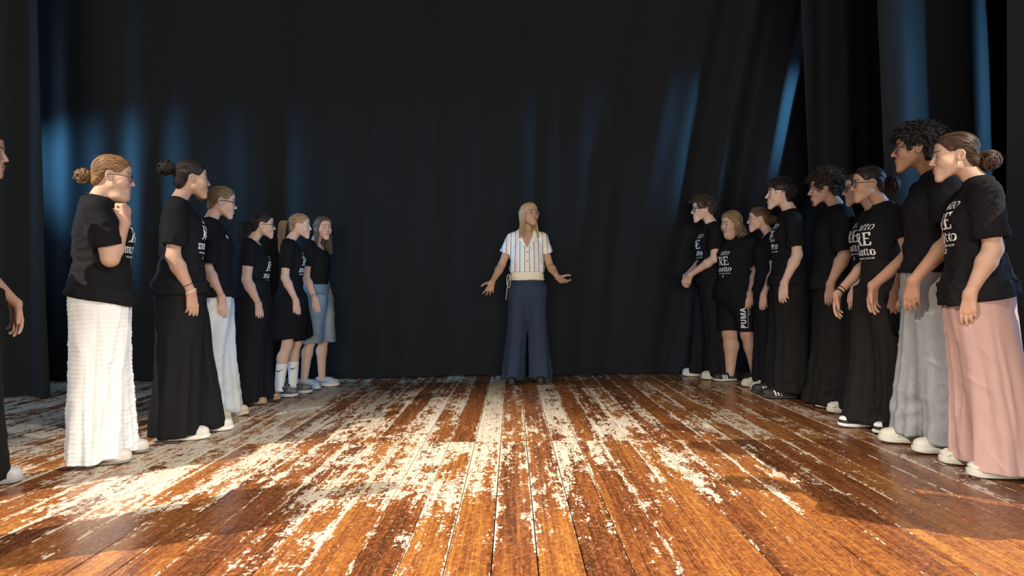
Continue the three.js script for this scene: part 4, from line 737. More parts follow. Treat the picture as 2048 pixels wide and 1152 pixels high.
  // worn things
  if (p.glasses) {
    const k = glassesGeo(p.glasses); k.frame.applyMatrix4(M); const gm = part('glasses', fin(k.frame), mat(p.glasses.color ?? [0.01, 0.01, 0.01], 0.35, p.glasses.metal ? { metalness: 0.8 } : {}), grp, p.glasses.label);
    for (const l of k.lenses) { l.applyMatrix4(M); part('lens', fin(l), LENS, gm); }
  }
  for (const w of p.worn ?? []) {
    const sw = new Sweep(), pts = [];
    if (w.on === 'wrist') { const A = arms[w.arm], D = A.W.clone().sub(A.E).normalize(), c = A.W.clone().addScaledVector(D, w.up ?? -0.02), u = new THREE.Vector3(1, 0, 0).addScaledVector(D, -D.x).normalize(), v = D.clone().cross(u); for (let j = 0; j < 22; j++) { const a = j / 22 * 6.2832, r = (w.r ?? 0.0285) * (0.5 + 0.5 * armF); pts.push([c.x + (u.x * Math.cos(a) + v.x * Math.sin(a)) * r, c.y + (u.y * Math.cos(a) + v.y * Math.sin(a)) * r + 0.006 * Math.cos(a), c.z + (u.z * Math.cos(a) + v.z * Math.sin(a)) * r]); } sw.tube(pts, w.w ?? 0.003, w.w ?? 0.003, [1, 1, 1], 6, w.flat ?? 1, true); }
    else if (w.on === 'ear') { for (const sd of [-1, 1]) { const o = []; for (let j = 0; j < 14; j++) { const a = j / 14 * 6.2832; const e = V([sd * 0.08, -0.04 + Math.sin(a) * (w.r ?? 0.009), -0.006 + Math.cos(a) * (w.r ?? 0.009)]).applyMatrix4(M); o.push([e.x, e.y, e.z]); } const e1 = new Sweep(); e1.tube(o, 0.0018, 0.0018, [1, 1, 1], 5, 1, true); part(w.name, fin(e1.geo()), w.mat, grp, w.label); } continue; }
    else if (w.on === 'neck') { for (let j = 0; j < 30; j++) { const a = j / 30 * 6.2832, r = w.r ?? 0.056; pts.push([Math.sin(a) * r, (w.y ?? 1.425) - 0.022 * Math.cos(a), -0.008 + Math.cos(a) * r * 1.02]); } sw.tube(pts, w.w ?? 0.002, w.w ?? 0.002, [1, 1, 1], 5, 1, true); }
    else if (w.on === 'finger') { const A = arms[w.arm], kx = 0.011, ky = 0.104, c = A.W.clone().addScaledVector(A.X, -kx * A.hs).addScaledVector(A.Y, ky * A.hs).addScaledVector(A.Z, 0.008); for (let j = 0; j < 14; j++) { const a = j / 14 * 6.2832; pts.push([c.x + (A.X.x * Math.cos(a) + A.Z.x * Math.sin(a)) * 0.0105, c.y + (A.X.y * Math.cos(a) + A.Z.y * Math.sin(a)) * 0.0105, c.z + (A.X.z * Math.cos(a) + A.Z.z * Math.sin(a)) * 0.0105]); } sw.tube(pts, 0.0018, 0.0018, [1, 1, 1], 5, 1, true); }
    part(w.name, fin(sw.geo()), w.mat, grp, w.label);
  }
  if (p.extra) p.extra({ grp, fin, topD, bottom, press, tm, bm, arms, M, s, so });
  return grp;
}
// ---------- the cast ----------
const FAIR = [0.56, 0.365, 0.28], WARM = [0.5, 0.315, 0.225], TAN = [0.4, 0.23, 0.15], OLIVE = [0.44, 0.27, 0.185], PALE = [0.6, 0.41, 0.33];
const BROWN = [[0.03, 0.016, 0.009], [0.085, 0.046, 0.024]], DARK = [[0.008, 0.006, 0.005], [0.026, 0.017, 0.012]], LIGHTBROWN = [[0.1, 0.05, 0.022], [0.3, 0.17, 0.075]], BLOND = [[0.3, 0.2, 0.095], [0.62, 0.47, 0.27]], MIXED = [[0.05, 0.028, 0.015], [0.2, 0.12, 0.06], [0.42, 0.28, 0.15]];
const INK = [0.0075, 0.0075, 0.0085], COAL = [0.01, 0.0095, 0.0095], CREAM = [0.5, 0.48, 0.42];
const BLK = mat([0.01, 0.01, 0.01], 0.6), THREAD = mat([0.3, 0.09, 0.06], 0.7);
const rows = (hem, a, b, c, d, e, z = 0.128) => [[hem, a, a * 1.13], [0.25, b, b * 1.15], [0.5, c, c * 1.18], [0.72, d, z], [0.87, e, z]];
const WIDE = rows(0.03, 0.108, 0.1, 0.096, 0.098, 0.098, 0.124), STRAIGHT = rows(0.035, 0.092, 0.09, 0.088, 0.094, 0.096, 0.12);
// woven stripes: 60 cm of cloth, dark lines with a pale blue wash between some of them
const STRIPED = (() => { const cv = document.createElement('canvas'); cv.width = 1024; cv.height = 8; const g = cv.getContext('2d'); g.fillStyle = '#e6e3de'; g.fillRect(0, 0, 1024, 8); const R = rng(4); for (let i = -7; i <= 7; i++) { const x = 512 + i * 72 + 30; if (i % 2 === 0) { g.fillStyle = '#cfe0ea'; g.fillRect(x, 0, 36, 8); } else { g.fillStyle = '#ddd3ca'; g.fillRect(x, 0, 44, 8); } g.fillStyle = '#4b505c'; g.fillRect(x - 4, 0, 9, 8); } const t = new THREE.CanvasTexture(cv); t.colorSpace = THREE.SRGBColorSpace; t.wrapS = t.wrapT = THREE.RepeatWrapping; return mat(0xffffff, 0.85, { map: t, side: THREE.DoubleSide }); })();
const fem = { sh: 0.158 }, man = { sh: 0.178 };
// --- left row, from the left edge of the picture to the rear ---
person({ ...fem,
  label: 'person cropped by the left edge, only face, chest and hand showing', x: -2.44, z: -3.02, yaw: 1.97, H: 1.62, seed: 7, skin: WARM,
  head: { yaw: -0.05, pitch: 0.03, fwd: 0.05 }, face: { brow: [0.04, 0.025, 0.016] },
  hair: { kind: 'bun', colors: BROWN, center: [0, 0.03, -0.14], r: 0.036, seed: 2 },
  arms: { r: { wrist: [-0.18, 0.88, 0.04] }, l: { wrist: [0.2, 0.85, 0.16] } },
  top: { print: 1, hem: 0.84, gz: 1.05 }, bottom: { color: INK, legs: WIDE, fold: 0.012 }, feet: { l: [0.1, 0.08, 0.1], r: [0.1, 0.03, 0.1] }, shoes: { color: [0.4, 0.4, 0.42], soleColor: [0.3, 0.3, 0.3] },
});
person({
  label: 'person with fist at chin in black t-shirt and crinkled white wide trousers', x: -2.165, z: -3.6, yaw: 2.02, H: 1.61, seed: 11, back: 0.02, skin: WARM, sh: 0.168, g: [1.1, 1.12], armF: 1.15,
  head: { yaw: 0.03, pitch: 0.1, fwd: 0.025, size: 1.05 }, face: { fat: 0.02, brow: [0.1, 0.055, 0.03] },
  hair: { kind: 'bun', colors: LIGHTBROWN, at: [0, 0.0, -0.115], center: [0, -0.012, -0.142], r: 0.04, seed: 3, label: 'light brown hair in a low bun' },
  glasses: { color: [0.03, 0.02, 0.02], wire: 0.0014, w: 0.026, h: 0.021 },
  arms: { r: { elbow: [-0.205, 1.08, 0.06], wrist: [-0.11, 1.275, 0.12], fingers: [0.15, 0.98, 0.05], palm: [0.55, 0, -0.8], thumb: [-0.8, 0, -0.5], hand: { curl: [1.35, 1.75, 1.1], spread: 0, tuck: 1, size: 1.05 } } },
  top: { hem: 0.86, tilt: -0.22, print: 1, wr: 0.0065, gx: 1.03, gz: 1.05, sleeve: { t: 0.78, r0: 0.06, r1: 0.068 } },
  bottom: { color: [0.72, 0.73, 0.72], legs: rows(0.03, 0.115, 0.108, 0.104, 0.106, 0.104, 0.132), seam: 1, fold: 0.016, foldN: 3, cell: 0.006, rough: 0.9, tex: (x, y, z) => 0.0026 * Math.sin(y * 270 + 2 * noise3(x * 9, y * 9, z * 9)) * (0.5 + 0.5 * Math.sin((z - x) * 330 + 3 * noise3(x * 14, y * 14, z * 14))), label: 'white crinkled wide-leg trousers' },
  feet: { l: [0.1, 0.05, 0.1], r: [0.1, -0.02, 0.15] }, shoes: { color: [0.5, 0.47, 0.42], soleColor: [0.2, 0.18, 0.16], sole: 0.016, high: 0.07 },
  worn: [{ on: 'neck', name: 'choker', mat: BLK, y: 1.42, r: 0.0545 }],
});
person({ ...fem,
  label: 'person with messy dark bun in black t-shirt and black wide trousers, two bracelets', x: -2.025, z: -4.18, yaw: 1.92, H: 1.69, seed: 12, back: 0.0, skin: OLIVE, sh: 0.165, armF: 1.05,
  head: { yaw: 0.31, pitch: -0.03, fwd: 0.03 }, face: { brow: [0.02, 0.014, 0.01] },
  hair: { kind: 'bun', colors: DARK, at: [0, 0.055, -0.115], center: [0, 0.075, -0.15], r: 0.045, seed: 31, wisps: 40, loops: 38, label: 'dark hair in a messy bun' },
  top: { hem: 0.85, print: 1, wr: 0.007, gz: 1.03, sleeve: { t: 0.75 } }, bottom: { color: INK, legs: rows(0.03, 0.115, 0.106, 0.1, 0.1, 0.098), fold: 0.018, foldN: 3 },
  feet: { l: [0.1, 0.09, 0.1], r: [0.1, -0.03, 0.12] }, shoes: { color: CREAM, soleColor: [0.6, 0.57, 0.5], sole: 0.024 },
  worn: [{ on: 'wrist', arm: 'r', name: 'bracelet', mat: mat([0.5, 0.52, 0.35], 0.6), up: -0.004, w: 0.0055, flat: 0.5, label: 'pale green wristband' }, { on: 'wrist', arm: 'r', name: 'bracelet', mat: BLK, up: -0.045, w: 0.0018, r: 0.031, label: 'thin dark cord bracelet' }],
});
person({ ...fem,
  label: 'person with streaked bun and black glasses, black t-shirt, loose white jeans', x: -2.08, z: -4.75, yaw: 1.89, H: 1.62, seed: 13, skin: FAIR,
  head: { yaw: 0.14, pitch: 0.12, fwd: 0.03 }, face: { brow: [0.08, 0.05, 0.03] },
  hair: { kind: 'bun', colors: [[0.07, 0.04, 0.02], [0.35, 0.23, 0.12]], at: [0, 0.04, -0.115], center: [0, 0.04, -0.145], r: 0.04, seed: 41, label: 'highlighted brown hair in a bun' },
  glasses: { wire: 0.003, w: 0.027, h: 0.018, label: 'black glasses' },
  top: { hem: 0.86, wr: 0.006, gz: 1.04, sleeve: { t: 0.9, r1: 0.075 }, print: [['o', 'serif_bold', 0.03, -0.085, 0.1], ['compagnia teatrale', 'sans_regular', 0.008, 0.07, 0.108]] },
  bottom: { color: [0.54, 0.57, 0.57], legs: rows(0.03, 0.115, 0.104, 0.097, 0.098, 0.098, 0.124), fold: 0.017, foldN: 3, stack: 0.014, label: 'loose white jeans' },
  feet: { l: [0.1, 0.1, 0.1], r: [0.1, 0.0, 0.12] }, shoes: { color: [0.46, 0.38, 0.26], soleColor: [0.5, 0.45, 0.36], sole: 0.02 },
  worn: [{ on: 'wrist', arm: 'r', name: 'bracelet', mat: THREAD, up: -0.02, w: 0.0016 }],
});
person({ ...fem,
  label: 'person with dark ponytail and glasses, black fitted t-shirt, black wide trousers', x: -2.05, z: -5.42, yaw: 1.75, H: 1.515, seed: 14, skin: FAIR, g: [1.05, 1.08], armF: 1.08,
  head: { yaw: 0.14, pitch: 0.02, fwd: 0.05 }, face: { brow: [0.02, 0.014, 0.01] },
  hair: { kind: 'tail', colors: DARK, at: [0, 0.035, -0.115], path: [[0, 0.02, -0.165], [0, -0.1, -0.185], [0, -0.22, -0.17]], r: 0.042, seed: 51, curl: 0.008, label: 'dark hair in a ponytail' },
  glasses: { wire: 0.0024, w: 0.026, h: 0.018 },
  top: { hem: 0.95, tuck: 1, print: 1, printY: 1.14, wr: 0.004, gx: 0.95, gz: 0.98, scoop: [0.085, 0.075], sleeve: { t: 0.58, r0: 0.055, r1: 0.055 } },
  bottom: { color: INK, legs: rows(0.03, 0.118, 0.108, 0.104, 0.108, 0.108, 0.134), top: 1.07, fold: 0.012, hips: [[0.74, 0.16, 0.125], [0.84, 0.18, 0.135], [0.95, 0.17, 0.128], [1.08, 0.158, 0.118]] },
  feet: { l: [0.1, 0.08, 0.1], r: [0.1, 0.0, 0.12] }, shoes: { color: [0.4, 0.25, 0.13], spots: 1, soleColor: [0.05, 0.045, 0.04], sole: 0.014, high: 0.06 },
  worn: [{ on: 'wrist', arm: 'r', name: 'bracelet', mat: THREAD, up: -0.012, w: 0.002 }],
});
person({ ...fem,
  label: 'person with blond ponytail in black t-shirt, black skirt, white socks and dark sneakers', x: -1.89, z: -5.85, yaw: 1.70, H: 1.55, seed: 15, skin: PALE, g: [0.95, 0.95], bare: 1, armF: 0.95,
  head: { yaw: 0.00, pitch: 0.03, fwd: 0.05 }, face: { brow: [0.12, 0.075, 0.04] },
  hair: { kind: 'tail', colors: [[0.2, 0.12, 0.06], [0.45, 0.32, 0.18]], at: [0, 0.05, -0.112], path: [[0, 0.05, -0.15], [0, -0.08, -0.18], [0, -0.28, -0.175]], r: 0.04, seed: 61, label: 'blond hair in a ponytail' },
  top: { hem: 0.93, tuck: 1, print: 1, wr: 0.004, gx: 0.98, gz: 0.98, sleeve: { t: 0.68, r0: 0.055, r1: 0.058 } },
  bottom: { name: 'skirt', color: [0.006, 0.007, 0.01], hem: 0.52, top: 1.06, merge: 0.12, legs: [[0.52, 0.125, 0.165, 0.02], [0.7, 0.11, 0.15], [0.87, 0.1, 0.13]], fold: 0.014, foldN: 5, label: 'black flared skirt' },
  feet: { l: [0.09, 0.07, 0.15], r: [0.09, -0.02, 0.2] }, shoes: { color: [0.035, 0.035, 0.045], toe: [0.16, 0.15, 0.15], soleColor: [0.5, 0.5, 0.5], sole: 0.028, sock: 0.3, laces: [0.4, 0.4, 0.4] },
  worn: [{ on: 'neck', name: 'necklace', mat: METAL, y: 1.418, r: 0.056, w: 0.0012 }],
});
person({ ...fem,
  label: 'person with long loose hair, black top and knee-length denim shorts', x: -1.8, z: -6.29, yaw: 1.41, H: 1.57, seed: 16, skin: FAIR, bare: 1, armF: 0.98, g: [0.98, 0.98],
  head: { yaw: -0.62, pitch: 0.0, fwd: 0.04 }, face: { brow: [0.05, 0.03, 0.02] },
  hair: { kind: 'long', colors: [[0.06, 0.04, 0.025], [0.17, 0.12, 0.08]], len: 0.27, n: 56, frontZ: 0.06, seed: 71, out: 0.02, wave: 0.004, label: 'long brown hair' },
  top: { hem: 0.95, tuck: 1, wr: 0.004, gz: 0.96, scoop: [0.075, 0.1], sleeve: { t: 0.6, r0: 0.054, r1: 0.056 } },
  bottom: { name: 'denim_shorts', paint: (x, y, z) => { const n = 0.5 + 0.5 * noise3(x * 9, y * 7, z * 9), f = noise3(x * 160, y * 160, z * 160) * 0.12; return [lerp(0.11, 0.25, n) * (1 + f), lerp(0.17, 0.31, n) * (1 + f), lerp(0.22, 0.34, n) * (1 + f)]; }, hem: 0.44, top: 1.0, cell: 0.0052, tex: (x, y, z) => (Math.abs(x) > 0.13 && y > 0.52 && y < 0.67 && Math.abs(z + 0.01) < 0.07 ? 0.006 : 0) + (Math.abs(x) > 0.13 && y > 0.635 && y < 0.67 && Math.abs(z + 0.01) < 0.074 ? 0.004 : 0) + (y > 0.955 ? 0.004 : 0) + (y < 0.455 ? 0.003 : 0), legs: [[0.44, 0.118, 0.13, 0.01], [0.6, 0.112, 0.13], [0.76, 0.108, 0.13], [0.87, 0.1, 0.128]], fold: 0.008, stack: 0.006, label: 'light blue denim shorts' },
  feet: { l: [0.1, 0.08, 0.1], r: [0.1, -0.01, 0.15] }, shoes: { color: [0.33, 0.4, 0.47], soleColor: [0.55, 0.55, 0.52], sole: 0.032, laces: [0.6, 0.62, 0.62], chunk: 1 },
  worn: [{ on: 'wrist', arm: 'r', name: 'bracelet', mat: BLK, up: -0.035, w: 0.003 }, { on: 'wrist', arm: 'r', name: 'bracelet', mat: SILVER, up: -0.015, w: 0.0035 }],
});
// --- the woman in the middle ---
person({
  label: 'blond person with open arms, white striped shirt, cream sash and navy trousers', x: 0.145, z: -6.49, yaw: 0, H: 1.7, seed: 1, skin: OLIVE, headCell: 0.0032, sh: 0.136, g: [0.92, 0.95], armF: 0.95,
  head: { yaw: 0.6, pitch: -0.2, roll: -0.08, fwd: 0.03, x: 0.02 }, face: { brow: [0.15, 0.1, 0.06], eye: 0.75, lip: [0.4, 0.2, 0.16] },
  hair: { kind: 'long', colors: BLOND, len: 0.235, n: 60, seed: 81, out: 0.022, partX: 0.01, frontZ: 0.04, label: 'long straight blond hair' },
  glasses: { color: [0.35, 0.37, 0.4], wire: 0.0022, w: 0.027, h: 0.019, label: 'pale transparent glasses' },
  arms: {
    r: { elbow: [-0.235, 1.085, 0.0], wrist: [-0.32, 0.93, 0.13], fingers: [-0.22, -0.75, 0.45], palm: [0.1, 0.45, 0.9], thumb: [-1, 0.35, 0.1], hand: { curl: [0.12, 0.2, 0.15], spread: 0.22, thumb: 0.9 } },
    l: { elbow: [0.21, 1.08, -0.01], wrist: [0.275, 0.965, 0.16], fingers: [0.45, -0.42, 0.7], palm: [-0.2, 0.85, 0.5], thumb: [0.9, 0.5, -0.2], hand: { curl: [0.25, 0.35, 0.25], spread: 0.2, thumb: 0.9 } },
  },
  top: { name: 'shirt', hem: 0.985, wr: 0.006, tuck: 1, gx: 1.0, gz: 1.0, rows: [[0.94, 0.14, 0.112], [1.0, 0.158, 0.128, 0, 0.01], [1.1, 0.155, 0.124, 0, 0.008], [1.22, 0.152, 0.122, 0, 0.01], [1.3, 0.138, 0.1], [1.36, 0.1, 0.076, 0, -0.012], [1.42, 0.062, 0.06, 0, -0.02]], vee: [1.24, 0.42], sleeve: { t: 0.56, r0: 0.056, r1: 0.075 }, cell: 0.0045,
    mat: STRIPED, uv: (x, y, z) => [0.5 + (x + (y - 1.2) * x * 0.25) / 0.6, y], label: 'white shirt with thin dark stripes' },
  bottom: { color: [0.026, 0.04, 0.072], legs: [[0.035, 0.112, 0.115, 0.012], [0.25, 0.1, 0.105, 0.008], [0.5, 0.092, 0.1], [0.72, 0.094, 0.112], [0.87, 0.096, 0.12]], fold: 0.009, foldN: 3, top: 1.02, label: 'navy wide-leg trousers' },
  feet: { l: [0.1, 0.02, 0.1], r: [0.12, 0.05, 0.25] }, shoes: { color: [0.012, 0.01, 0.01], soleColor: [0.02, 0.018, 0.018], sole: 0.014, high: 0.06 },
  extra: ({ grp, fin, press, tm, topD }) => {
    const sash = tab([[0.945, 0.153, 0.122], [0.975, 0.156, 0.126, 0, 0.002], [1.01, 0.153, 0.123, 0, 0.004], [1.03, 0.15, 0.12, 0, 0.004]]);
    const sm = part('sash', fin(surf((x, y, z) => tube(sash, x, y + 0.1 * x * 0.4, z) - 0.004 * Math.sin(y * 190 + x * 14) + 0.002 * noise3(x * 20, y * 40, z * 20), [-0.21, 0.9, -0.18, 0.21, 1.07, 0.18], 0.006)), mat([0.72, 0.68, 0.55], 0.8), grp, 'cream fabric sash');
    const sw = new Sweep(), bow = []; for (let j = 0; j <= 18; j++) { const a = j / 18 * 6.2832; bow.push([-0.155 - 0.016 + 0.016 * Math.cos(a), 0.93 + 0.06 * Math.sin(a) + 0.01, 0.075 + 0.004 * Math.cos(a)]); } sw.tube(bow, 0.005, 0.005, [1, 1, 1], 6, 0.5);
    sw.tube([[-0.155, 1.0, 0.078], [-0.175, 0.93, 0.08], [-0.188, 0.86, 0.082], [-0.196, 0.77, 0.084]], 0.0065, 0.006, [1, 1, 1], 6, 0.4); part('sash_tie', fin(sw.geo()), mat([0.72, 0.68, 0.55], 0.8), sm);
    for (const sd of [-1, 1]) { const p = [[0.062, 1.405], [0.052, 1.36], [0.03, 1.3], [0.006, 1.245]], q = [[0.078, 1.4], [0.092, 1.35], [0.07, 1.305], [0.012, 1.245]], pos = [], idx = []; for (let i = 0; i < 4; i++) { for (const e of [p, q]) { const k = press(sd * e[i][0], e[i][1]); pos.push(k[0], k[1], k[2] + 0.008); } if (i) { const o = i * 2; idx.push(o - 2, o - 1, o + 1, o - 2, o + 1, o); } } const g = new THREE.BufferGeometry(); g.setAttribute('position', new THREE.BufferAttribute(new Float32Array(pos), 3)); g.setIndex(idx); g.computeVertexNormals(); part('lapel', fin(g), mat([0.8, 0.79, 0.76], 0.8, { side: THREE.DoubleSide }), tm); }
    for (const y of [1.2, 1.12]) { const g = new THREE.CylinderGeometry(0.0075, 0.0075, 0.003, 14); g.rotateX(Math.PI / 2); const k = press(0.004, y); g.translate(k[0], k[1], k[2] + 0.001); part('button', fin(g), mat([0.16, 0.09, 0.05], 0.4), tm, 'brown button'); }
  },
  worn: [{ on: 'wrist', arm: 'l', name: 'bracelet', mat: METAL, up: -0.02, w: 0.002 }],
});
// --- right row, from the rear to the right edge of the picture ---
const handsFront = { l: { elbow: [0.24, 1.08, 0.02], wrist: [0.07, 0.94, 0.2], palm: [-0.7, 0.2, -0.6], thumb: [0.2, 0.9, 0.4], fingers: [-0.6, -0.7, 0.2] }, r: { elbow: [-0.24, 1.08, 0.02], wrist: [-0.05, 0.93, 0.22], palm: [0.7, 0.2, -0.6], thumb: [-0.2, 0.9, 0.4], fingers: [0.6, -0.7, 0.2] } };
person({ ...man,
  label: 'person with tousled hair and black glasses, hands clasped, black t-shirt', x: 1.97, z: -6.76, yaw: -1.64, H: 1.785, seed: 101, skin: PALE, arms: handsFront,
  head: { yaw: 0.10, pitch: 0.04, fwd: 0.04, size: 1.0 }, face: { male: 1, brow: [0.04, 0.025, 0.016], iris: [0.04, 0.05, 0.05] },
  hair: { kind: 'curly', colors: [[0.03, 0.02, 0.013], [0.1, 0.065, 0.04]], n: 260, lift: 0.034, cr: 0.01, thick: 0.012, fringe: 0.6, seed: 111, rough: [0.004, 40], label: 'tousled dark brown hair' },
  glasses: { wire: 0.0028, w: 0.025, h: 0.021, round: 2.3 },
  top: { print: 1, hem: 0.84, wr: 0.006, sleeve: { t: 0.74 } }, bottom: { color: INK, legs: WIDE, fold: 0.012, stack: 0.012 },
  feet: { l: [0.1, 0.0, 0.2], r: [0.1, 0.12, 0.1] }, shoes: { color: CREAM, sole: 0.03, chunk: 1, laces: [0.6, 0.6, 0.58] },
});
person({
  label: 'person with streaked bob in oversized black t-shirt and black knee shorts', x: 2.135, z: -6.42, yaw: -1.22, H: 1.6, seed: 102, skin: WARM, sh: 0.185, g: [1.42, 1.55], armF: 1.45, legF: 1.45, bare: 1,
  head: { yaw: -0.05, pitch: 0.14, fwd: 0.05, size: 1.06 }, face: { fat: 1, jaw: 1.1, brow: [0.03, 0.02, 0.014], eye: 0.5 },
  hair: { kind: 'bob', colors: MIXED, len: 0.15, n: 60, thick: 0.012, frontZ: 0.06, seed: 112, out: 0.045, wave: 0.005, back: 0.02, label: 'dark hair streaked with blond' },
  top: { print: 1, hem: 0.8, gx: 1.0, gz: 1.0, wr: 0.007, printY: 1.13, sleeve: { t: 0.85, r0: 0.066, r1: 0.078 } },
  bottom: { name: 'shorts', color: INK, hem: 0.5, top: 1.0, legs: [[0.5, 0.118, 0.128], [0.62, 0.122, 0.135], [0.76, 0.125, 0.15], [0.87, 0.12, 0.16]], fold: 0.004, label: 'black knee-length shorts' },
  feet: { l: [0.11, -0.02, 0.25], r: [0.12, 0.1, 0.25] }, shoes: { color: [0.012, 0.014, 0.018], soleColor: [0.55, 0.52, 0.48], sole: 0.02, stripes: 1, high: 0.075 },
  worn: [{ on: 'ear', name: 'earring', mat: METAL, r: 0.006 }],
  extra: ({ grp, fin, bottom, bm }) => { // lettering up the outside of the left leg
    const place = (u, v) => { let t = 0; const y = 0.57 + u, X = 0.1 + 0.3 - v * 0.8, Z = 0.4 + v * 0.6; for (let i = 0; i < 34; i++) t += clamp(bottom(X - 0.6 * t, y, Z - 0.8 * t) * 0.8, -0.02, 0.05); t -= 0.003; return [X - 0.6 * t, y, Z - 0.8 * t]; };
    part('print', fin(lettering([['PUMA', 'sans_bold', 0.052, 0.06, -0.028, 0, 0.95]], place)), PRINT, bm, 'white vertical lettering');
    const sw = new Sweep(), L = (pts) => { const o = []; for (let i = 0; i < pts.length - 1; i++) for (let j = 0; j < 8; j++) o.push(place(lerp(pts[i][0], pts[i + 1][0], j / 8), lerp(pts[i][1], pts[i + 1][1], j / 8))); sw.tube(o, 0.0016, 0.0016, [1, 1, 1], 4); };
    L([[-0.03, -0.02], [-0.03, -0.045], [0.1, -0.045], [0.13, -0.045], [0.13, -0.06], [0.09, -0.06], [0.09, -0.045]]); part('print', fin(sw.geo()), PRINT, bm, 'white outlined mark');
  },
});
person({ ...fem,
  label: 'person with brown bun and thin glasses, black v-neck top, beige sneakers', x: 2.25, z: -5.98, yaw: -1.78, H: 1.59, seed: 103, skin: FAIR,
  head: { yaw: -0.03, pitch: 0.0, fwd: 0.05 }, face: { brow: [0.04, 0.025, 0.016] },
  hair: { kind: 'bun', colors: [[0.06, 0.035, 0.016], [0.16, 0.095, 0.045]], at: [0, 0.02, -0.118], center: [0, 0.0, -0.135], r: 0.042, seed: 113 },
  glasses: { color: [0.2, 0.18, 0.16], wire: 0.0013, w: 0.026, h: 0.021, round: 2.4 },
  top: { hem: 0.88, wr: 0.005, scoop: [0.06, 0.08] }, bottom: { color: INK, legs: STRAIGHT, fold: 0.01, stack: 0.008 },
  feet: { l: [0.1, 0.05, 0.15], r: [0.1, 0.1, 0.1] }, shoes: { color: [0.5, 0.48, 0.4], soleColor: [0.58, 0.52, 0.42], sole: 0.036, chunk: 1, laces: [0.6, 0.58, 0.52], long: 1.05 },
});
person({ ...man,
  label: 'person with short straight dark hair, black t-shirt and black striped sneakers', x: 2.25, z: -5.54, yaw: -1.78, H: 1.76, seed: 104, skin: PALE,
  head: { yaw: -0.03, pitch: -0.06, fwd: 0.03 }, face: { male: 1, brow: [0.02, 0.014, 0.01] },
  hair: { kind: 'short', colors: DARK, n: 240, lock: 0.06, thick: 0.014, seed: 114, puff: 0.01, label: 'short straight dark hair', top: [0.085, 0.02, 0.062, 0.055, 0.075], poly: [[0.3, 0.055], [0.094, 0.058], [0.079, 0.06], [0.06, 0.045], [0.04, 0.03], [0.016, 0.03], [-0.004, 0.033], [-0.026, 0.026], [-0.036, -0.012], [-0.045, -0.05], [-0.052, -0.075], [-0.052, -0.4], [0.3, -0.4]] },
  top: { print: 1, hem: 0.84, wr: 0.006, gz: 0.98, sleeve: { t: 0.78 } }, bottom: { color: COAL, legs: rows(0.045, 0.105, 0.105, 0.1, 0.102, 0.098), fold: 0.012, stack: 0.016 }, toe: 0.06,
  feet: { l: [0.1, 0.06, 0.1], r: [0.1, 0.1, 0.1] }, shoes: { color: [0.01, 0.01, 0.01], soleColor: [0.03, 0.028, 0.026], sole: 0.02, stripes: 1, long: 1.08 },
});
person({ ...man,
  label: 'person with big curly dark hair and goatee in plain black t-shirt', x: 2.42, z: -5.08, yaw: -1.88, H: 1.73, seed: 105, skin: WARM, g: [1.12, 1.16], armF: 1.12,
  head: { yaw: -0.03, pitch: 0.03, fwd: 0.05 }, face: { male: 1, beard: 0.9, brow: [0.015, 0.01, 0.008], browW: 1.3 },
  hair: { kind: 'curly', colors: [[0.012, 0.008, 0.006], [0.05, 0.032, 0.022]], n: 620, lift: 0.055, cr: 0.01, thick: 0.016, seed: 115, rough: [0.007, 45], label: 'big curly dark hair' },
  top: { hem: 0.82, wr: 0.006, gx: 1.0, gz: 1.06, drape: 0.005, neckR: 0.058, sleeve: { t: 0.95, r0: 0.066, r1: 0.085 } }, bottom: { color: COAL, legs: rows(0.015, 0.155, 0.13, 0.115, 0.112, 0.105, 0.14), fold: 0.014, stack: 0.02 },
  feet: { l: [0.1, 0.04, 0.1], r: [0.1, 0.1, 0.1] }, shoes: { color: [0.45, 0.5, 0.52], sole: 0.026 },
});
person({ ...fem,
  label: 'person with glasses mostly hidden behind the one with dark curly bun', x: 2.46, z: -4.66, yaw: -1.67, H: 1.66, seed: 106, skin: PALE,
  head: { yaw: -0.17, pitch: 0.02, fwd: 0.05 }, face: { brow: [0.03, 0.02, 0.014] },
  hair: { kind: 'bun', colors: BROWN, center: [0, 0.01, -0.14], r: 0.036, seed: 116 },
  glasses: { wire: 0.0024, w: 0.026, h: 0.018 },
  arms: { l: { wrist: [0.16, 0.87, 0.17] } },
  top: { print: 1, hem: 0.88, wr: 0.005, scoop: [0.07, 0.08] }, bottom: { color: INK, legs: WIDE, fold: 0.01 },
  feet: { l: [0.1, 0.1, 0.1], r: [0.1, 0.14, 0.1] }, shoes: { color: CREAM, sole: 0.034, chunk: 1, laces: [0.6, 0.6, 0.58] },
  worn: [{ on: 'wrist', arm: 'l', name: 'bracelet', mat: SILVER, up: -0.025, w: 0.006 }],
});
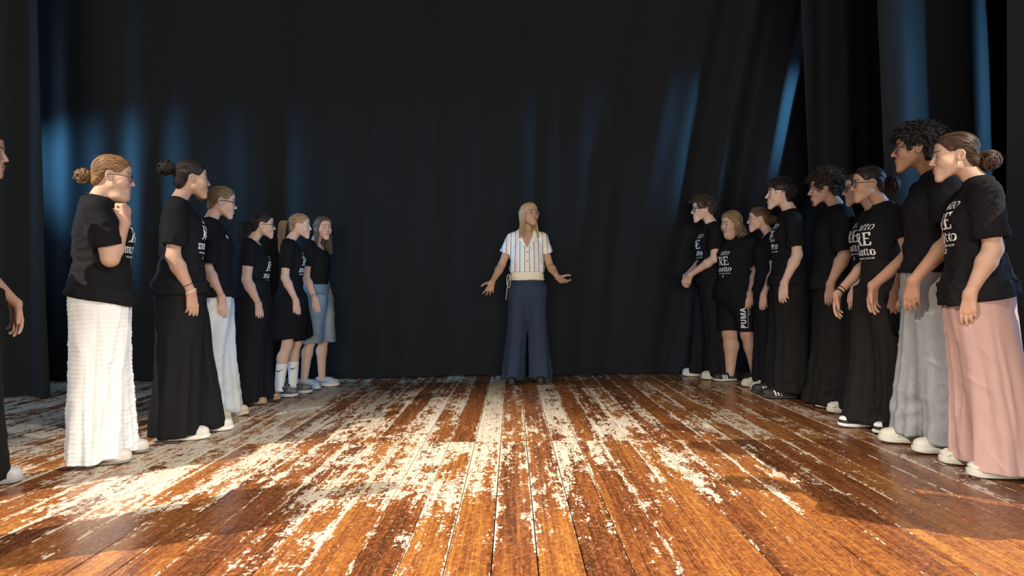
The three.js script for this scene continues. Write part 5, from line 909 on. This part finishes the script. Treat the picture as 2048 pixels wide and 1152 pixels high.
person({ ...fem,
  label: 'person with dark curly bun and black glasses, printed black t-shirt, black-and-white shoes', x: 2.275, z: -4.2, yaw: -1.55, H: 1.62, seed: 107, skin: OLIVE, armF: 0.98,
  head: { yaw: -0.24, pitch: 0.03, fwd: 0.05 }, face: { brow: [0.015, 0.01, 0.008] },
  hair: { kind: 'bun', colors: DARK, at: [0, 0.02, -0.118], center: [0, -0.005, -0.15], r: 0.05, seed: 117, loops: 70, wisps: 40, label: 'dark curly hair gathered in a low bun' },
  glasses: { wire: 0.0022, w: 0.0275, h: 0.02 },
  arms: { l: { elbow: [0.22, 1.07, -0.05], wrist: [0.19, 0.86, 0.03] }, r: { wrist: [-0.17, 0.85, 0.2] } },
  top: { print: 1, hem: 0.93, tuck: 1, wr: 0.004, gx: 0.96, gz: 0.98, printY: 1.15, sleeve: { t: 0.55, r0: 0.056, r1: 0.058 } },
  bottom: { color: COAL, legs: rows(0.03, 0.118, 0.104, 0.098, 0.102, 0.1), top: 1.06, fold: 0.012, stack: 0.015 },
  feet: { l: [0.1, 0.0, 0.1], r: [0.1, 0.1, 0.1] }, shoes: { color: [0.012, 0.012, 0.014], toe: [0.65, 0.66, 0.66], soleColor: [0.62, 0.62, 0.62], sole: 0.022, high: 0.06 },
  worn: [{ on: 'wrist', arm: 'r', name: 'bracelet', mat: BLK, up: -0.02, w: 0.006 }, { on: 'wrist', arm: 'r', name: 'bracelet', mat: BLK, up: -0.045, w: 0.003 }],
});
person({ ...man,
  label: 'tall person with wavy black hair and glasses, plain black t-shirt, grey sweatpants', x: 2.28, z: -3.7, yaw: -1.85, H: 1.745, seed: 108, skin: TAN, sh: 0.178, armF: 1.08, g: [1.05, 1.05],
  head: { yaw: -0.16, pitch: -0.02, fwd: 0.045 }, face: { male: 1, brow: [0.012, 0.009, 0.008], browW: 1.3 },
  hair: { kind: 'curly', colors: [[0.006, 0.005, 0.005], [0.022, 0.017, 0.014]], n: 560, lift: 0.04, cr: 0.011, thick: 0.014, fringe: 0.15, seed: 118, rough: [0.005, 40], label: 'wavy black hair', poly: [[0.3, 0.055], [0.094, 0.06], [0.079, 0.062], [0.062, 0.045], [0.05, 0.025], [0.03, 0.0], [0.016, 0.015], [-0.004, 0.033], [-0.026, 0.026], [-0.036, -0.012], [-0.045, -0.05], [-0.052, -0.085], [-0.052, -0.4], [0.3, -0.4]] },
  glasses: { wire: 0.0017, color: [0.02, 0.02, 0.025], w: 0.027, h: 0.021 },
  arms: { l: { elbow: [0.24, 1.06, -0.02], wrist: [0.2, 0.86, 0.14] }, r: { wrist: [-0.17, 0.84, 0.24] } },
  top: { hem: 0.9, wr: 0.006, gz: 0.98, sleeve: { t: 0.72, r0: 0.062, r1: 0.072 } },
  bottom: { paint: (x, y, z) => { const n = 1 + 0.1 * noise3(x * 190, y * 90, z * 190) + 0.05 * noise3(x * 60, y * 60, z * 60); return [0.26 * n, 0.27 * n, 0.285 * n]; }, legs: rows(0.05, 0.098, 0.108, 0.1, 0.1, 0.098, 0.118), cell: 0.0076, fold: 0.014, stack: 0.018, label: 'heather grey sweatpants' },
  feet: { l: [0.1, 0.0, 0.15], r: [0.1, 0.1, 0.1] }, shoes: { color: CREAM, sole: 0.03, laces: [0.62, 0.62, 0.6], swoosh: [0.5, 0.5, 0.5], long: 1.05 },
  worn: [{ on: 'finger', arm: 'l', name: 'ring', mat: METAL }],
});
person({
  label: 'person with loose bun in black t-shirt and baggy light pink trousers', x: 2.2, z: -3.24, yaw: -1.92, H: 1.61, seed: 21, skin: WARM, sh: 0.165, g: [1.02, 1.0], armF: 1.1,
  head: { yaw: -0.05, pitch: 0.02, fwd: 0.05, size: 1.05 }, face: { brow: [0.03, 0.02, 0.015] },
  hair: { kind: 'bun', colors: BROWN, at: [0, -0.005, -0.118], center: [0, -0.03, -0.15], r: 0.047, seed: 9, label: 'dark brown hair in a loose low bun' },
  top: { hem: 0.83, tilt: -0.2, print: 1, wr: 0.0065, gx: 1.0, gz: 1.0, drape: 0.006, sleeve: { t: 0.8, r0: 0.06, r1: 0.07 } },
  bottom: { color: [0.45, 0.285, 0.26], legs: rows(0.035, 0.125, 0.115, 0.106, 0.106, 0.103, 0.13), cell: 0.0074, seam: 1, fold: 0.018, foldN: 3, label: 'light pink wide trousers' },
  feet: { l: [0.1, -0.05, 0.15], r: [0.11, 0.01, 0.15] }, shoes: { color: CREAM, chunk: 1, sole: 0.034, laces: [0.6, 0.58, 0.5] },
  worn: [{ on: 'ear', name: 'earring', mat: METAL }, { on: 'finger', arm: 'l', name: 'ring', mat: METAL }, { on: 'wrist', arm: 'r', name: 'wristwatch', mat: BLK, up: -0.02, w: 0.005 }],
});
person({ ...man,
  label: 'dark-haired person at the right edge, only a sliver of face showing', x: 2.3, z: -2.75, yaw: -1.92, H: 1.7, seed: 109, skin: WARM,
  head: { yaw: -0.09 }, face: { male: 1 }, hair: { kind: 'curly', colors: DARK, n: 120, lift: 0.03, thick: 0.014, seed: 119 },
  top: { hem: 0.84 }, bottom: { color: INK, legs: WIDE }, shoes: { color: [0.05, 0.05, 0.05] },
});
// --- neighbours outside the frame whose shadows cross the boards ---
person({ ...fem, unseen: 1, label: 'person in dark clothes just outside the left of the picture', x: -1.96, z: -2.18, yaw: 1.77, H: 1.65, seed: 120, skin: WARM, hair: { kind: 'bun', colors: BROWN, center: [0, 0.03, -0.14], r: 0.036, seed: 121 }, top: {}, bottom: { color: INK, legs: WIDE }, shoes: { color: [0.05, 0.05, 0.05] } });
person({ ...man, unseen: 1, label: 'person in dark clothes just outside the right of the picture', x: 2.25, z: -2.24, yaw: -1.83, H: 1.68, seed: 122, skin: WARM, hair: { kind: 'short', colors: DARK, n: 60, seed: 123 }, top: {}, bottom: { color: INK, legs: WIDE }, shoes: { color: [0.05, 0.05, 0.05] } });
scene.traverse((o) => { if (o.isMesh) { o.castShadow = true; o.receiveShadow = true; } });
renderer.render(scene, camera);
